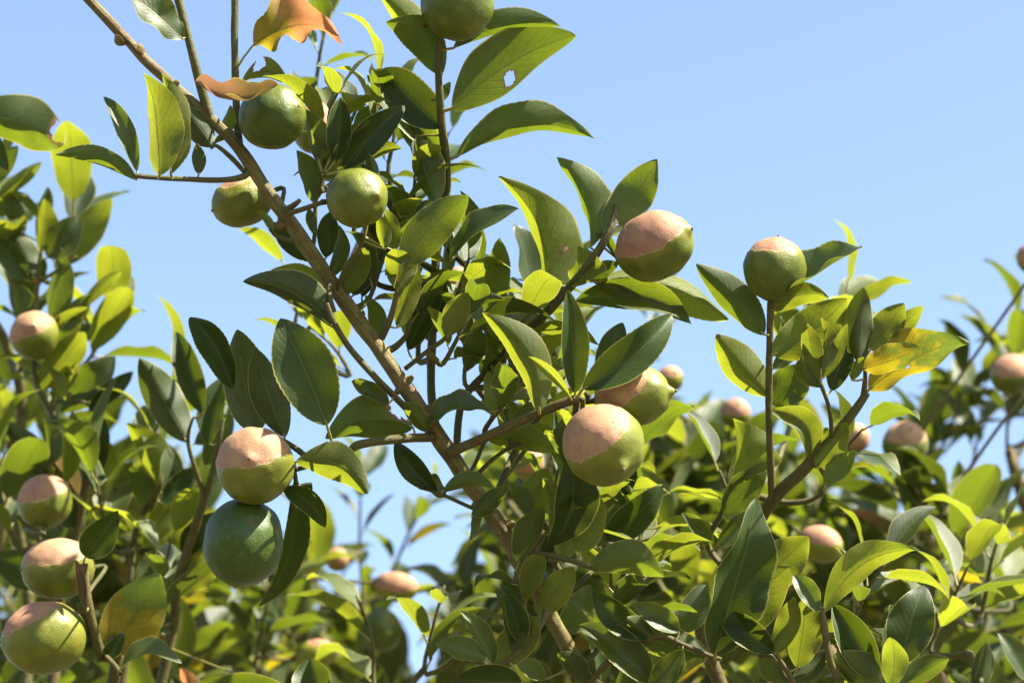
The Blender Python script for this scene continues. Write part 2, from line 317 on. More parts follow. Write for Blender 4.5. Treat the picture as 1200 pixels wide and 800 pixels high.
# ---- a tree: empty at the ground, its twigs are parts, its leaves hang on the twigs
class Tree:
    def __init__(s, label, base, group='lemon trees of the orchard'):
        s.root = link('lemon_tree', None, None, base); s.root.empty_display_size = 0.2
        tag(s.root, label, 'tree', group); s.twigs = []; s.nl = 0
    def limb(s, pts, mat='twig', sides=8, name='twig', rough=0.12, n=6, space='px'):
        """pts: (x, y, depth, width_px) or (Vector, radius)"""
        if space == 'px': pth = [(at(x, y, d), 0.5 * w * K * d) for x, y, d, w in pts]
        else: pth = pts
        sm = catmull(pth, n)
        me = tube_mesh(name, sm, sides, rough, seed=len(s.twigs) * 3.7)
        o = link(name, me, s.root, sm[0][0], (mat,))
        s.twigs.append((o, sm, [uncam(P) for P, r in sm])); return o
    def nearest2d(s, x, y, only=None):
        best = None
        for (o, sm, uc) in s.twigs:
            if only is not None and o not in only: continue
            for (P, r), (a, b, d) in zip(sm, uc):
                q = (a - x) ** 2 + (b - y) ** 2
                if best is None or q < best[0]: best = (q, o, P, r, d)
        return best
    def nearest3d(s, Q):
        best = None
        for (o, sm, uc) in s.twigs:
            for P, r in sm:
                q = (P - Q).length_squared
                if best is None or q < best[0]: best = (q, o, P, r)
        return best
    def leaf(s, bx, by, tx, ty, w, kind, opt=None):
        opt = opt or {}
        rnd = random.Random(int(bx * 131 + by * 17 + tx * 7 + ty))
        q, tw, P0, r0, d0 = s.nearest2d(bx, by)
        if 'att' in opt: q, tw, P0, r0, d0 = s.nearest2d(*opt['att'])
        d = opt.get('d', d0 + rnd.uniform(-0.008, 0.008)) + opt.get('dd', 0)
        if 'd' not in opt: d = d0 + max(-0.03, min(0.03, d - d0)) + opt.get('dd', 0)
        L2 = math.hypot(tx - bx, ty - by) * K * d
        dz = opt.get('dz', rnd.uniform(-0.28, 0.28)) * L2          # positive: the tip leans away
        B = at(bx, by, d); T = at(tx, ty, d + dz)
        A = (T - B); L = A.length; A.normalize()
        tocam = (CAM - (B + T) / 2).normalized()
        Z = (tocam - A * tocam.dot(A)).normalized(); S = Z.cross(A)
        tgt = {'T': -0.40, 't': -0.30, 'R': 0.45, 'r': 0.25, 'D': 0.02, 'd': -0.08}[kind]
        best = None
        for k in range(-64, 65, 4):
            ph = R(k); n = Z * math.cos(ph) + S * math.sin(ph)
            e = abs(n.dot(SUN) - tgt) + 0.005 * abs(k)
            if best is None or e < best[0]: best = (e, ph)
        ph = R(opt['roll']) if 'roll' in opt else best[1]
        n = Z * math.cos(ph) + S * math.sin(ph)
        up = kind in 'RrD'
        if 'up' in opt: up = opt['up']
        adax = n if up else -n
        X = A; Zl = adax; Yl = Zl.cross(X)
        sag = opt.get('sag', rnd.uniform(0.0, 0.07))
        fold = R(opt.get('fold', rnd.uniform(14, 30) if kind in 'TR' else rnd.uniform(26, 42)))
        W = 0.5 * w * K * d / max(0.55, math.cos(ph) * math.cos(fold * 0.8))
        W = min(W, 0.285 * L) if 'wide' not in opt else W
        nu, nv = ((64, 14) if 'bite' in opt else (42, 4)) if L2 > 0.03 else (16, 3)
        vs, uvs = leaf_verts(L, W, fold, sag, 0, R(opt.get('twist', rnd.uniform(-18, 18))),
                             opt.get('und', rnd.uniform(0.03, 0.11)), rnd, nu, nv, 0.0 if nu > 50 else 0.028, opt.get('curl', rnd.uniform(0, 0.18)),
                             R(opt['fold2']) if 'fold2' in opt else None)
        # bow is given in the picture: positive = towards the left-hand side of base->tip
        bow = opt.get('bow', rnd.uniform(-0.04, 0.04))
        Sv = S
        out = []
        for v, (u, vv) in zip(vs, uvs):
            out.append(X * v.x + Yl * v.y + Zl * v.z + Sv * (bow * L * 4 * u * (1 - u)))
        fs = leaf_faces(nu, nv)
        for (bu, bv, br, asp) in opt.get('bite', ()):
            keep = []
            for f in fs:
                cu_ = sum(uvs[k][0] for k in f) / 4; cv_ = sum(uvs[k][1] for k in f) / 4
                if ((cu_ - bu)) ** 2 + ((cv_ - bv) * asp) ** 2 > (br * (1 + 0.35 * noise.noise(Vector((cu_ * 14, cv_ * 9, bx))))) ** 2: keep.append(f)
            fs = keep
        nleaf = len(out); nf = len(fs)
        C0 = P0 - B
        t1 = C0 * 0.45 + X * (-min(0.10 * C0.length, 0.001)) if C0.length > 1e-5 else -X * 0.004
        rp = max(0.0009, 0.0135 * L)
        petiole(out, fs, [(C0, rp * 1.25), (t1, rp), (Vector((0, 0, 0)), rp * 0.95), (X * L * 0.05 + (Sv * bow + Zl * sag) * (L * 0.19) - Zl * rp * 0.4, rp * 0.6)])
        me = bpy.data.meshes.new('leaf'); me.from_pydata(out, [], fs)
        me.materials.append(M[opt.get('m', ('lime' if rnd.random() < 0.3 else 'green') if kind in 'Tt' else ('mature_shade' if kind in 'Dd' else 'green'))]); me.materials.append(M['petiole'])  # leaves meant to sit in shade get the leaf colour with shade painted in
        me.polygons.foreach_set('material_index', [0] * nf + [1] * (len(fs) - nf))
        me.polygons.foreach_set('use_smooth', [True] * len(fs))
        if 'bite' in opt:
            dry = [0.0] * len(out)
            for (bu, bv, br, asp) in opt['bite']:
                for k, (u_, v_) in enumerate(uvs):
                    q_ = math.sqrt((u_ - bu) ** 2 + ((v_ - bv) * asp) ** 2) / br
                    dry[k] = max(dry[k], min(1.0, max(0.0, (1.55 - q_) / 0.35)))
            me.attributes.new('dry', 'FLOAT', 'POINT').data.foreach_set('value', dry)
        add_leaf_uv(me, uvs, nleaf)
        link('leaf', me, tw, B); s.nl += 1
    def trunk(s, top, r, base_r, mat='trunk'):
        b = WL[s.root.name]
        mid = b.lerp(top, 0.5) + Vector((0.04, 0.03, 0))
        sm = catmull([(b - Vector((0, 0, 0.1)), base_r * 1.35), (b + Vector((0.01, 0, 0.12)), base_r), (mid, (r + base_r) / 2), (top, r)], 6)
        me = tube_mesh('trunk', sm, 12, 0.25); o = link('trunk', me, s.root, sm[0][0], (mat,))
        s.twigs.append((o, sm, [uncam(P) if (P - CAM).dot(FW) > 0.1 else (9e9, 9e9, 1) for P, rr in sm]))
# ---- background sprigs share a few leaf meshes
TEMPL = {}
def templates():
    rnd = random.Random(3)
    for mat, cnt in (('green', 8), ('mature_shade', 8), ('lime', 5), ('yellow', 2), ('brown', 1)):
        TEMPL[mat] = []
        for k in range(cnt):
            vs, uvs = leaf_verts(1, rnd.uniform(0.19, 0.25), R(rnd.uniform(8, 34)), rnd.uniform(0, 0.08), rnd.uniform(-0.05, 0.05), R(rnd.uniform(-25, 25)),
                                 rnd.uniform(0.03, 0.16), rnd, 10, 2, 0.0, rnd.uniform(0, 0.35))
            fs = leaf_faces(10, 2); nl, nf = len(vs), len(fs)
            petiole(vs, fs, [(Vector((-0.13, 0, -0.03)), 0.016), (Vector((-0.05, 0, -0.01)), 0.013), (Vector((0.06, 0, -0.006)), 0.010)], 4)
            me = bpy.data.meshes.new('leaf'); me.from_pydata([Vector((v.x + 0.13, v.y, v.z)) for v in vs], [], fs)
            me.materials.append(M[mat]); me.materials.append(M['petiole'])
            me.polygons.foreach_set('material_index', [0] * nf + [1] * (len(fs) - nf))
            me.polygons.foreach_set('use_smooth', [True] * len(fs)); add_leaf_uv(me, uvs, nl)
            TEMPL[mat].append(me)
templates()
# blurred fruits and gaps of sky that the far foliage leaves open: x, y, radius, depth
CLEAR = [(862, 484, 22, 3.1), (1061, 520, 28, 2.95), (962, 637, 27, 2.8), (464, 687, 28, 3.0), (395, 655, 16, 3.2), (370, 766, 24, 3.0), (1187, 438, 28, 2.95), (785, 444, 18, 3.0), (618, 542, 22, 2.7), (1002, 513, 18, 3.0),
         (478, 738, 24, 9), (502, 776, 12, 9), (830, 440, 40, 9), (1180, 530, 26, 9), (1020, 500, 18, 9), (1115, 540, 14, 9), (1045, 645, 9, 9), (8, 700, 10, 9)]
GAP = [(380, 490), (430, 470), (510, 540), (575, 620), (560, 655), (500, 690), (450, 672), (400, 630)]
def blocked(P, gap=True):
    x, y, d = uncam(P)
    if d < 2.5: return False
    if any((x - a) ** 2 + (y - b) ** 2 < (r + (8 if dd < 9 else 16)) ** 2 and d < dd for a, b, r, dd in CLEAR): return True
    return gap and inpoly(x, y, GAP)
def inpoly(x, y, poly):
    c = False; j = len(poly) - 1
    for i in range(len(poly)):
        if (poly[i][1] > y) != (poly[j][1] > y) and x < (poly[j][0] - poly[i][0]) * (y - poly[i][1]) / (poly[j][1] - poly[i][1]) + poly[i][0]: c = not c
        j = i
    return c
def frame(x, z):
    x = x.normalized(); y = z.cross(x).normalized(); z = x.cross(y)
    return Matrix((x, y, z)).transposed()
def sprig_leaves(rnd, path, n, L, up=Vector((0, 0, 1)), spread=(38, 75), young=False):
    """yield (point, rotation, length, mesh) for leaves in a spiral along a twig"""
    m = len(path); a0 = rnd.uniform(0, 6.28)
    for i in range(n):
        t = 0.18 + 0.82 * i / max(1, n - 1); k = min(m - 1, int(t * (m - 1)))
        P = path[k][0]; T = (path[min(k + 1, m - 1)][0] - path[max(k - 1, 0)][0]).normalized()
        a = a0 + i * 2.399 + rnd.uniform(-0.4, 0.4); X = T.orthogonal().normalized(); Y = T.cross(X)
        rad = X * math.cos(a) + Y * math.sin(a)
        sp = R(rnd.uniform(*spread)) * (0.55 if i == n - 1 else 1)
        D = T * math.cos(sp) + rad * math.sin(sp)
        nz = T * 0.8 + up * 0.7 + SUN * 0.35 - rad * 0.25 + Vector((rnd.uniform(-.45, .45), rnd.uniform(-.45, .45), rnd.uniform(-.45, .45)))
        q = rnd.random()
        mat = 'mature_shade' if q < 0.46 else 'green' if q < 0.80 else ('lime' if q < 0.962 else ('yellow' if q < 0.996 else 'brown'))
        if young: mat = 'mature_shade' if q < 0.08 else 'green' if q < 0.42 else 'lime'
        yield P, frame(D, nz), L * rnd.uniform(0.62, 1.12), rnd.choice(TEMPL[mat])
def sprig(tree, base, D, length, n, L, rnd, r=0.0022, attach=True, gap=True):
    D = D.normalized(); side = Vector((rnd.uniform(-1, 1), rnd.uniform(-1, 1), rnd.uniform(-.3, .6)))
    if gap and blocked(base + D * length * 0.7): return None
    tip = base + D * length; mid = base + D * length * 0.5 + side * length * 0.10
    pts = [(base, r), (mid, r * 0.8), (tip, r * 0.5)]
    if attach:
        q, o, P, rr = tree.nearest3d(base)
        v = base - P
        if v.length > 0.004: pts = [(P, r * 1.5), (P + v * 0.55 - Vector((0, 0, v.length * 0.12)), r * 1.25)] + pts
    o = tree.limb(pts, 'twig', 6, 'twig', 0.1, 4, 'w')
    sm = [s for s in tree.twigs[-1][1]]
    k0 = max(0, len(sm) - 9)
    for P, rot, ll, me in sprig_leaves(rnd, sm[k0:], n, L, young=tree in (A, Bt, Ct)):
        if blocked(P + rot @ Vector((ll * .6, 0, 0)), gap): continue
        l = bpy.data.objects.new('leaf', me); col.objects.link(l); l.parent = o
        l.matrix_local = Matrix.Translation(P - WL[o.name]) @ rot.to_4x4() @ Matrix.Scale(ll, 4); tree.nl += 1
    return o
def foliage_mass(tree, items, rnd, L, name='foliage'):
    """deep foliage that nobody could count: one mesh of real leaves and twigs"""
    vs, fs, mi, uvs = [], [], [], []
    mats = ['green', 'lime', 'yellow', 'brown', 'petiole', 'twig', 'mature_shade']
    org = WL[tree.root.name]
    for base, D, length, n in items:
        D = D.normalized(); sm = catmull([(base, .003), (base + D * length * 0.5 + Vector((rnd.uniform(-.02, .02), 0, .01)), .0025), (base + D * length, .0015)], 4)
        b0 = len(fs); q = len(vs)
        petiole(vs, fs, [(P - org, r) for P, r in sm], 4); uvs += [(0, .5)] * (len(vs) - q); mi += [5] * (len(fs) - b0)
        for P, rot, ll, me in sprig_leaves(rnd, sm, n, L):
            if blocked(P + rot @ Vector((ll * .6, 0, 0))): continue
            o = len(vs)
            key = me.name
            if key not in _tc: _tc[key] = ([v.co.copy() for v in me.vertices], [tuple(p.vertices) for p in me.polygons], [p.material_index for p in me.polygons], None)
            tv, tf, tm, _ = _tc[key]
            vs += [rot @ (v * ll) + P - org for v in tv]; fs += [tuple(k + o for k in f) for f in tf]
            mname = me.materials[0]; mk = next(k for k in mats if M[k] == mname)
            mi += [mats.index(mk) if t == 0 else 4 for t in tm]
            nl = 55; uu = _uv10
            uvs += uu + [(0, .5)] * (len(tv) - nl)
    me = bpy.data.meshes.new(name); me.from_pydata(vs, [], fs)
    for k in mats: me.materials.append(M[k])
    me.polygons.foreach_set('material_index', mi); me.polygons.foreach_set('use_smooth', [True] * len(fs))
    add_leaf_uv(me, uvs, len(vs))
    o = link(name, me, tree.root, org); o['kind'] = 'stuff'; return o
_tc = {}
_uv10 = leaf_verts(1, .2, 0, 0, 0, 0, 0, random.Random(1), 10, 2)[1]

# ---- fruit
def make_fruit(label, x, y, d, a, b, axis, pd=None, thr=0.4, ripe=0.25, stalk=None, tree=None, nip=0.12, seed=0, res=(56, 40), group='lemons on the branches'):
    """a, b: half length along the axis and half width in pixels; axis from stalk to tip in camera axes"""
    rnd = random.Random(seed + 11)
    C = at(x, y, d); s = K * d; a *= s; b *= s
    ax = cdir(*axis).normalized()
    Z = ax; X = Z.orthogonal().normalized(); Y = Z.cross(X)
    nu, nv = res; vs, fs, sc, rp = [], [], [], []
    pw = cdir(*pd).normalized() if pd else None
    off = Vector((seed * 1.7, seed * 0.3, 0))
    for j in range(nv + 1):
        th = math.pi * j / nv
        z = -a * math.cos(th); r = b * (math.sin(th) ** 0.96)
        e = math.pi - th
        z += nip * a * math.exp(-(e / 0.17) ** 2); 
        if e < 0.5: r *= 1 - 0.10 * math.exp(-((e - 0.22) / 0.12) ** 2)
        z += 0.05 * a * math.exp(-(th / 0.2) ** 2)
        for k in range(nu):
            ph = 2 * math.pi * k / nu
            D = X * math.cos(ph) * r + Y * math.sin(ph) * r + Z * z
            Dn = D.normalized()
            lump = 1 + 0.036 * noise.noise(Dn * 2.1 + off) + 0.010 * noise.noise(Dn * 5 + off)
            q = -1.0
            if pw:
                q = Dn.dot(pw) - thr + 0.10 * noise.noise(Dn * 2.6 + off * 2) + 0.05 * noise.noise(Dn * 6.5 + off)
                lump *= 1 - 0.014 * min(1, max(0, q / 0.05 + 0.5)) + 0.008 * math.exp(-((q + 0.035) / 0.03) ** 2)
            vs.append(D * lump); sc.append(q); rp.append(ripe + 0.25 * math.exp(-(e / 0.3) ** 2) + 0.10 * noise.noise(Dn * 1.5 - off))
    for j in range(nv):
        for k in range(nu):
            a0 = j * nu + k; b0 = j * nu + (k + 1) % nu; fs.append((a0, b0, b0 + nu, a0 + nu))
    me = bpy.data.meshes.new('lemon'); me.from_pydata(vs, [], fs)
    me.polygons.foreach_set('use_smooth', [True] * len(fs))
    for nm, dat in (('scald', sc), ('ripe', rp)):
        me.attributes.new(nm, 'FLOAT', 'POINT').data.foreach_set('value', dat)
    me.materials.append(M['fruit'])
    o = link('lemon', me, None, C); tag(o, label, 'lemon', group)
    # dry stub at the tip
    tp = Z * a * (1 + nip); st = tube_mesh('style_scar', [(tp * 0.985, 0.0014), (tp * 1.012, 0.0012), (tp * 1.02, 0.0004)], 6, 0, Vector((0, 0, 0)))
    link('style_scar', st, o, C, ('trunk',))
    # calyx star and stalk
    S0 = -Z * a * 0.945
    cv, cf = [S0 - Z * 0.003], []
    for k in range(20):
        ph = 2 * math.pi * k / 20; rr = 0.0062 + 0.0026 * math.cos(5 * ph)
        cv.append(S0 - Z * (0.0005 - 0.06 * rr) + (X * math.cos(ph) + Y * math.sin(ph)) * rr)
    for k in range(20): cf.append((0, 1 + (k + 1) % 20, 1 + k))
    cm = bpy.data.meshes.new('calyx'); cm.from_pydata(cv, [], cf); link('calyx', cm, o, C, ('twig',))
    if stalk is None and tree: 
        q, tw, P, r = tree.nearest3d(C + S0 - Z * 0.012); E = P - C
    else: E = at(*stalk) - C
    pth = catmull([(S0, 0.0022), (S0 - Z * min(0.012, 0.4 * (E - S0).length) , 0.0019), (E.lerp(S0, 0.35) - Z * 0.002, 0.0020), (E, 0.0026)], 4)
    link('stalk', tube_mesh('stalk', pth, 7, 0.1, Vector((0, 0, 0))), o, C, ('twig',))
    return o

# ------------------------------------------------------------------ ground
gm = bpy.data.meshes.new('ground'); gv = []; gf = []
NG = 60
for i in range(NG + 1):
    for j in range(NG + 1):
        fx = (i / NG * 2 - 1); fy = (j / NG * 2 - 1)
        X_ = 1500 * fx * abs(fx) ** 2; Y_ = 1500 * fy * abs(fy) ** 2
        gv.append((X_, Y_, 0.03 * noise.noise(Vector((X_ * 0.6, Y_ * 0.6, 0)))))
for i in range(NG):
    for j in range(NG):
        a = i * (NG + 1) + j; gf.append((a, a + NG + 1, a + NG + 2, a + 1))
gm.from_pydata(gv, [], gf); go = link('ground', gm, None, Vector((0, 0, -0.02)), ('ground',)); go['kind'] = 'structure'

# ------------------------------------------------------------------ tree with the long diagonal branch
D0 = 2.27
A = Tree('lemon tree whose long bare diagonal branch crosses the open sky, hung with paired fruits', Vector((0.42, 2.75, 0)))
TOPA = Vector((0.36, 2.62, 1.15)); A.trunk(TOPA, 0.034, 0.055)
main = [(690, 800, 2.29, 26), (652, 735, 2.28, 25), (614, 668, 2.27, 28), (596, 632, 2.27, 28), (567, 590, 2.27, 26), (540, 552, 2.27, 26), (513, 510, 2.27, 28), (478, 458, 2.27, 25),
        (432, 392, 2.27, 25), (390, 334, 2.27, 26), (345, 268, 2.27, 25), (312, 222, 2.27, 22), (279, 173, 2.27, 20), (243, 136, 2.27, 18),
        (195, 93, 2.27, 17), (166, 66, 2.27, 17), (150, 48, 2.27, 15), (138, 36, 2.27, 17), (95, -10, 2.27, 15), (60, -48, 2.27, 13)]
pm = [(TOPA - Vector((0, 0, 0.05)), 0.024), (at(830, 1020, 2.38), 0.0095), (at(745, 885, 2.31), 0.0078)] + [(at(x, y, d), .365 * w * K * d) for x, y, d, w in main]
mb = A.limb(pm, 'bark', 14, 'branch', 0.16, 6, 'w'); 
def knot(tree, x, y, dx, dy, d, L, r, mat='bark'):
    P = at(x, y, d); v = cdir(dx, dy, 0.35).normalized()
    tree.limb([(P, r * 1.3), (P + v * L * 0.5, r), (P + v * L, r * 0.55)], mat, 6, 'bud_stub', 0.2, 3, 'w')
for x, y, dx, dy, L, r in ((141, 47, -.6, -.6, .0045, .0045), (163, 58, .5, .6, .004, .0045), (205, 100, .6, .7, .005, .003), (330, 262, -.6, -.6, .006, .0035), (420, 372, .7, .5, .006, .0032), (470, 455, -.6, -.5, .006, .0035),
                           (478, 446, .7, .6, .006, .003), (597, 615, .6, .5, .005, .0035), (630, 690, .7, .6, .005, .004), (622, 668, .7, .2, .005, .004), (500, 480, .6, .5, .006, .0032), (560, 590, -.7, -.4, .006, .0032)):
    knot(A, x, y, dx, dy, 2.268, L, r)
TW = [  # twigs of the big branch: x, y, depth, width
    [(247, 142, 2.27, 12), (235, 100, 2.265, 11), (222, 50, 2.26, 10), (207, -8, 2.26, 10), (198, -40, 2.26, 8)],
    [(281, 176, 2.28, 9), (277, 130, 2.285, 9), (275, 60, 2.285, 9), (275, -5, 2.285, 9), (274, -40, 2.285, 8)],
    [(293, 196, 2.27, 8), (287, 206, 2.265, 8), (262, 211, 2.26, 7), (215, 210, 2.255, 6.5), (180, 208, 2.25, 6), (157, 206, 2.25, 6)],
    [(287, 202, 2.268, 6), (272, 186, 2.26, 6), (254, 171, 2.255, 5), (247, 174, 2.253, 4)],
    [(345, 283, 2.26, 6), (325, 277, 2.255, 5), (316, 268, 2.25, 4)],
    [(478, 480, 2.265, 8), (440, 442, 2.25, 8), (408, 405, 2.245, 7.5), (390, 375, 2.24, 7), (383, 355, 2.24, 5)],
    [(447, 396, 2.26, 9), (458, 372, 2.25, 8), (465, 345, 2.245, 7), (466, 338, 2.245, 5)],
    [(475, 432, 2.268, 6), (500, 412, 2.26, 6), (522, 396, 2.25, 5.5), (533, 378, 2.245, 4.5)],
    [(512, 505, 2.31, 10), (505, 455, 2.33, 10), (507, 380, 2.34, 10.5), (510, 310, 2.34, 10.5), (522, 235, 2.33, 10), (523, 195, 2.32, 10.5), (517, 140, 2.30, 10), (514, 85, 2.29, 9), (516, 40, 2.28, 7)],
    [(508, 512, 2.265, 12), (480, 513, 2.25, 11), (450, 516, 2.24, 10.5), (420, 521, 2.235, 10.5), (408, 530, 2.235, 9), (390, 540, 2.235, 6)],
    [(527, 530, 2.26, 13), (560, 516, 2.245, 12), (610, 493, 2.225, 11), (650, 476, 2.21, 11), (676, 467, 2.205, 11)],
    [(535, 528, 2.32, 9), (542, 470, 2.33, 9), (575, 432, 2.33, 10), (610, 398, 2.32, 11), (650, 356, 2.30, 11), (690, 310, 2.28, 11), (716, 268, 2.28, 9), (722, 240, 2.29, 5)],
    [(512, 270, 2.36, 8), (530, 295, 2.37, 9), (560, 322, 2.38, 9.5), (592, 345, 2.39, 10), (640, 380, 2.40, 10), (640, 440, 2.40, 9), (590, 560, 2.35, 9), (575, 600, 2.29, 9)],
    [(607, 648, 2.26, 8), (640, 650, 2.255, 7.5), (672, 657, 2.25, 7), (700, 668, 2.25, 5)],
    [(605, 645, 2.27, 8), (617, 625, 2.27, 7), (624, 600, 2.28, 6)],
    [(560, 598, 2.262, 5), (538, 588, 2.255, 4.5), (520, 580, 2.25, 4.5), (508, 578, 2.25, 3)],
    [(556, 560, 2.28, 6), (575, 540, 2.29, 5), (600, 523, 2.30, 5), (622, 515, 2.31, 4)],
    [(600, 525, 2.30, 5), (590, 470, 2.31, 4), (582, 450, 2.31, 3)],
    [(545, 560, 2.29, 5), (556, 545, 2.30, 5), (568, 515, 2.30, 5)],
    [(338, 250, 2.25, 7), (352, 246, 2.24, 6.5), (378, 237, 2.235, 6)],
    [(335, 246, 2.262, 8), (345, 240, 2.25, 7), (352, 234, 2.25, 4)],
    [(365, 300, 2.275, 6), (369, 270, 2.29, 5), (370, 235, 2.29, 5), (378, 205, 2.28, 4)],
    [(395, 340, 2.265, 5), (403, 318, 2.26, 5), (417, 300, 2.255, 4.5), (428, 275, 2.25, 3.5)],
    [(388, 330, 2.262, 6), (386, 345, 2.25, 6), (392, 365, 2.245, 5)],
    [(640, 715, 2.26, 8), (632, 735, 2.25, 7), (600, 770, 2.24, 6), (577, 782, 2.235, 5)],
    [(690, 800, 2.28, 8), (720, 770, 2.26, 8), (770, 745, 2.25, 7), (800, 755, 2.25, 6), (832, 768, 2.25, 6), (845, 772, 2.25, 5)],
    [(405, 530, 2.236, 8), (385, 536, 2.23, 7), (360, 546, 2.24, 6.5), (340, 552, 2.25, 5)],
    [(370, 543, 2.238, 7), (345, 524, 2.25, 7), (320, 510, 2.255, 6), (298, 504, 2.255, 5)],
    [(298, 504, 2.255, 6), (285, 480, 2.26, 5), (272, 455, 2.26, 4)],
    [(345, 552, 2.245, 6), (348, 580, 2.245, 5), (340, 605, 2.25, 4)],
    [(676, 467, 2.205, 8), (672, 500, 2.22, 6), (668, 530, 2.225, 4)],
    [(640, 700, 2.30, 7), (670, 690, 2.32, 6), (720, 640, 2.36, 6), (735, 600, 2.38, 5)],
]
for t in TW: A.limb(t, 'twig', 9, 'twig', 0.14, 6)
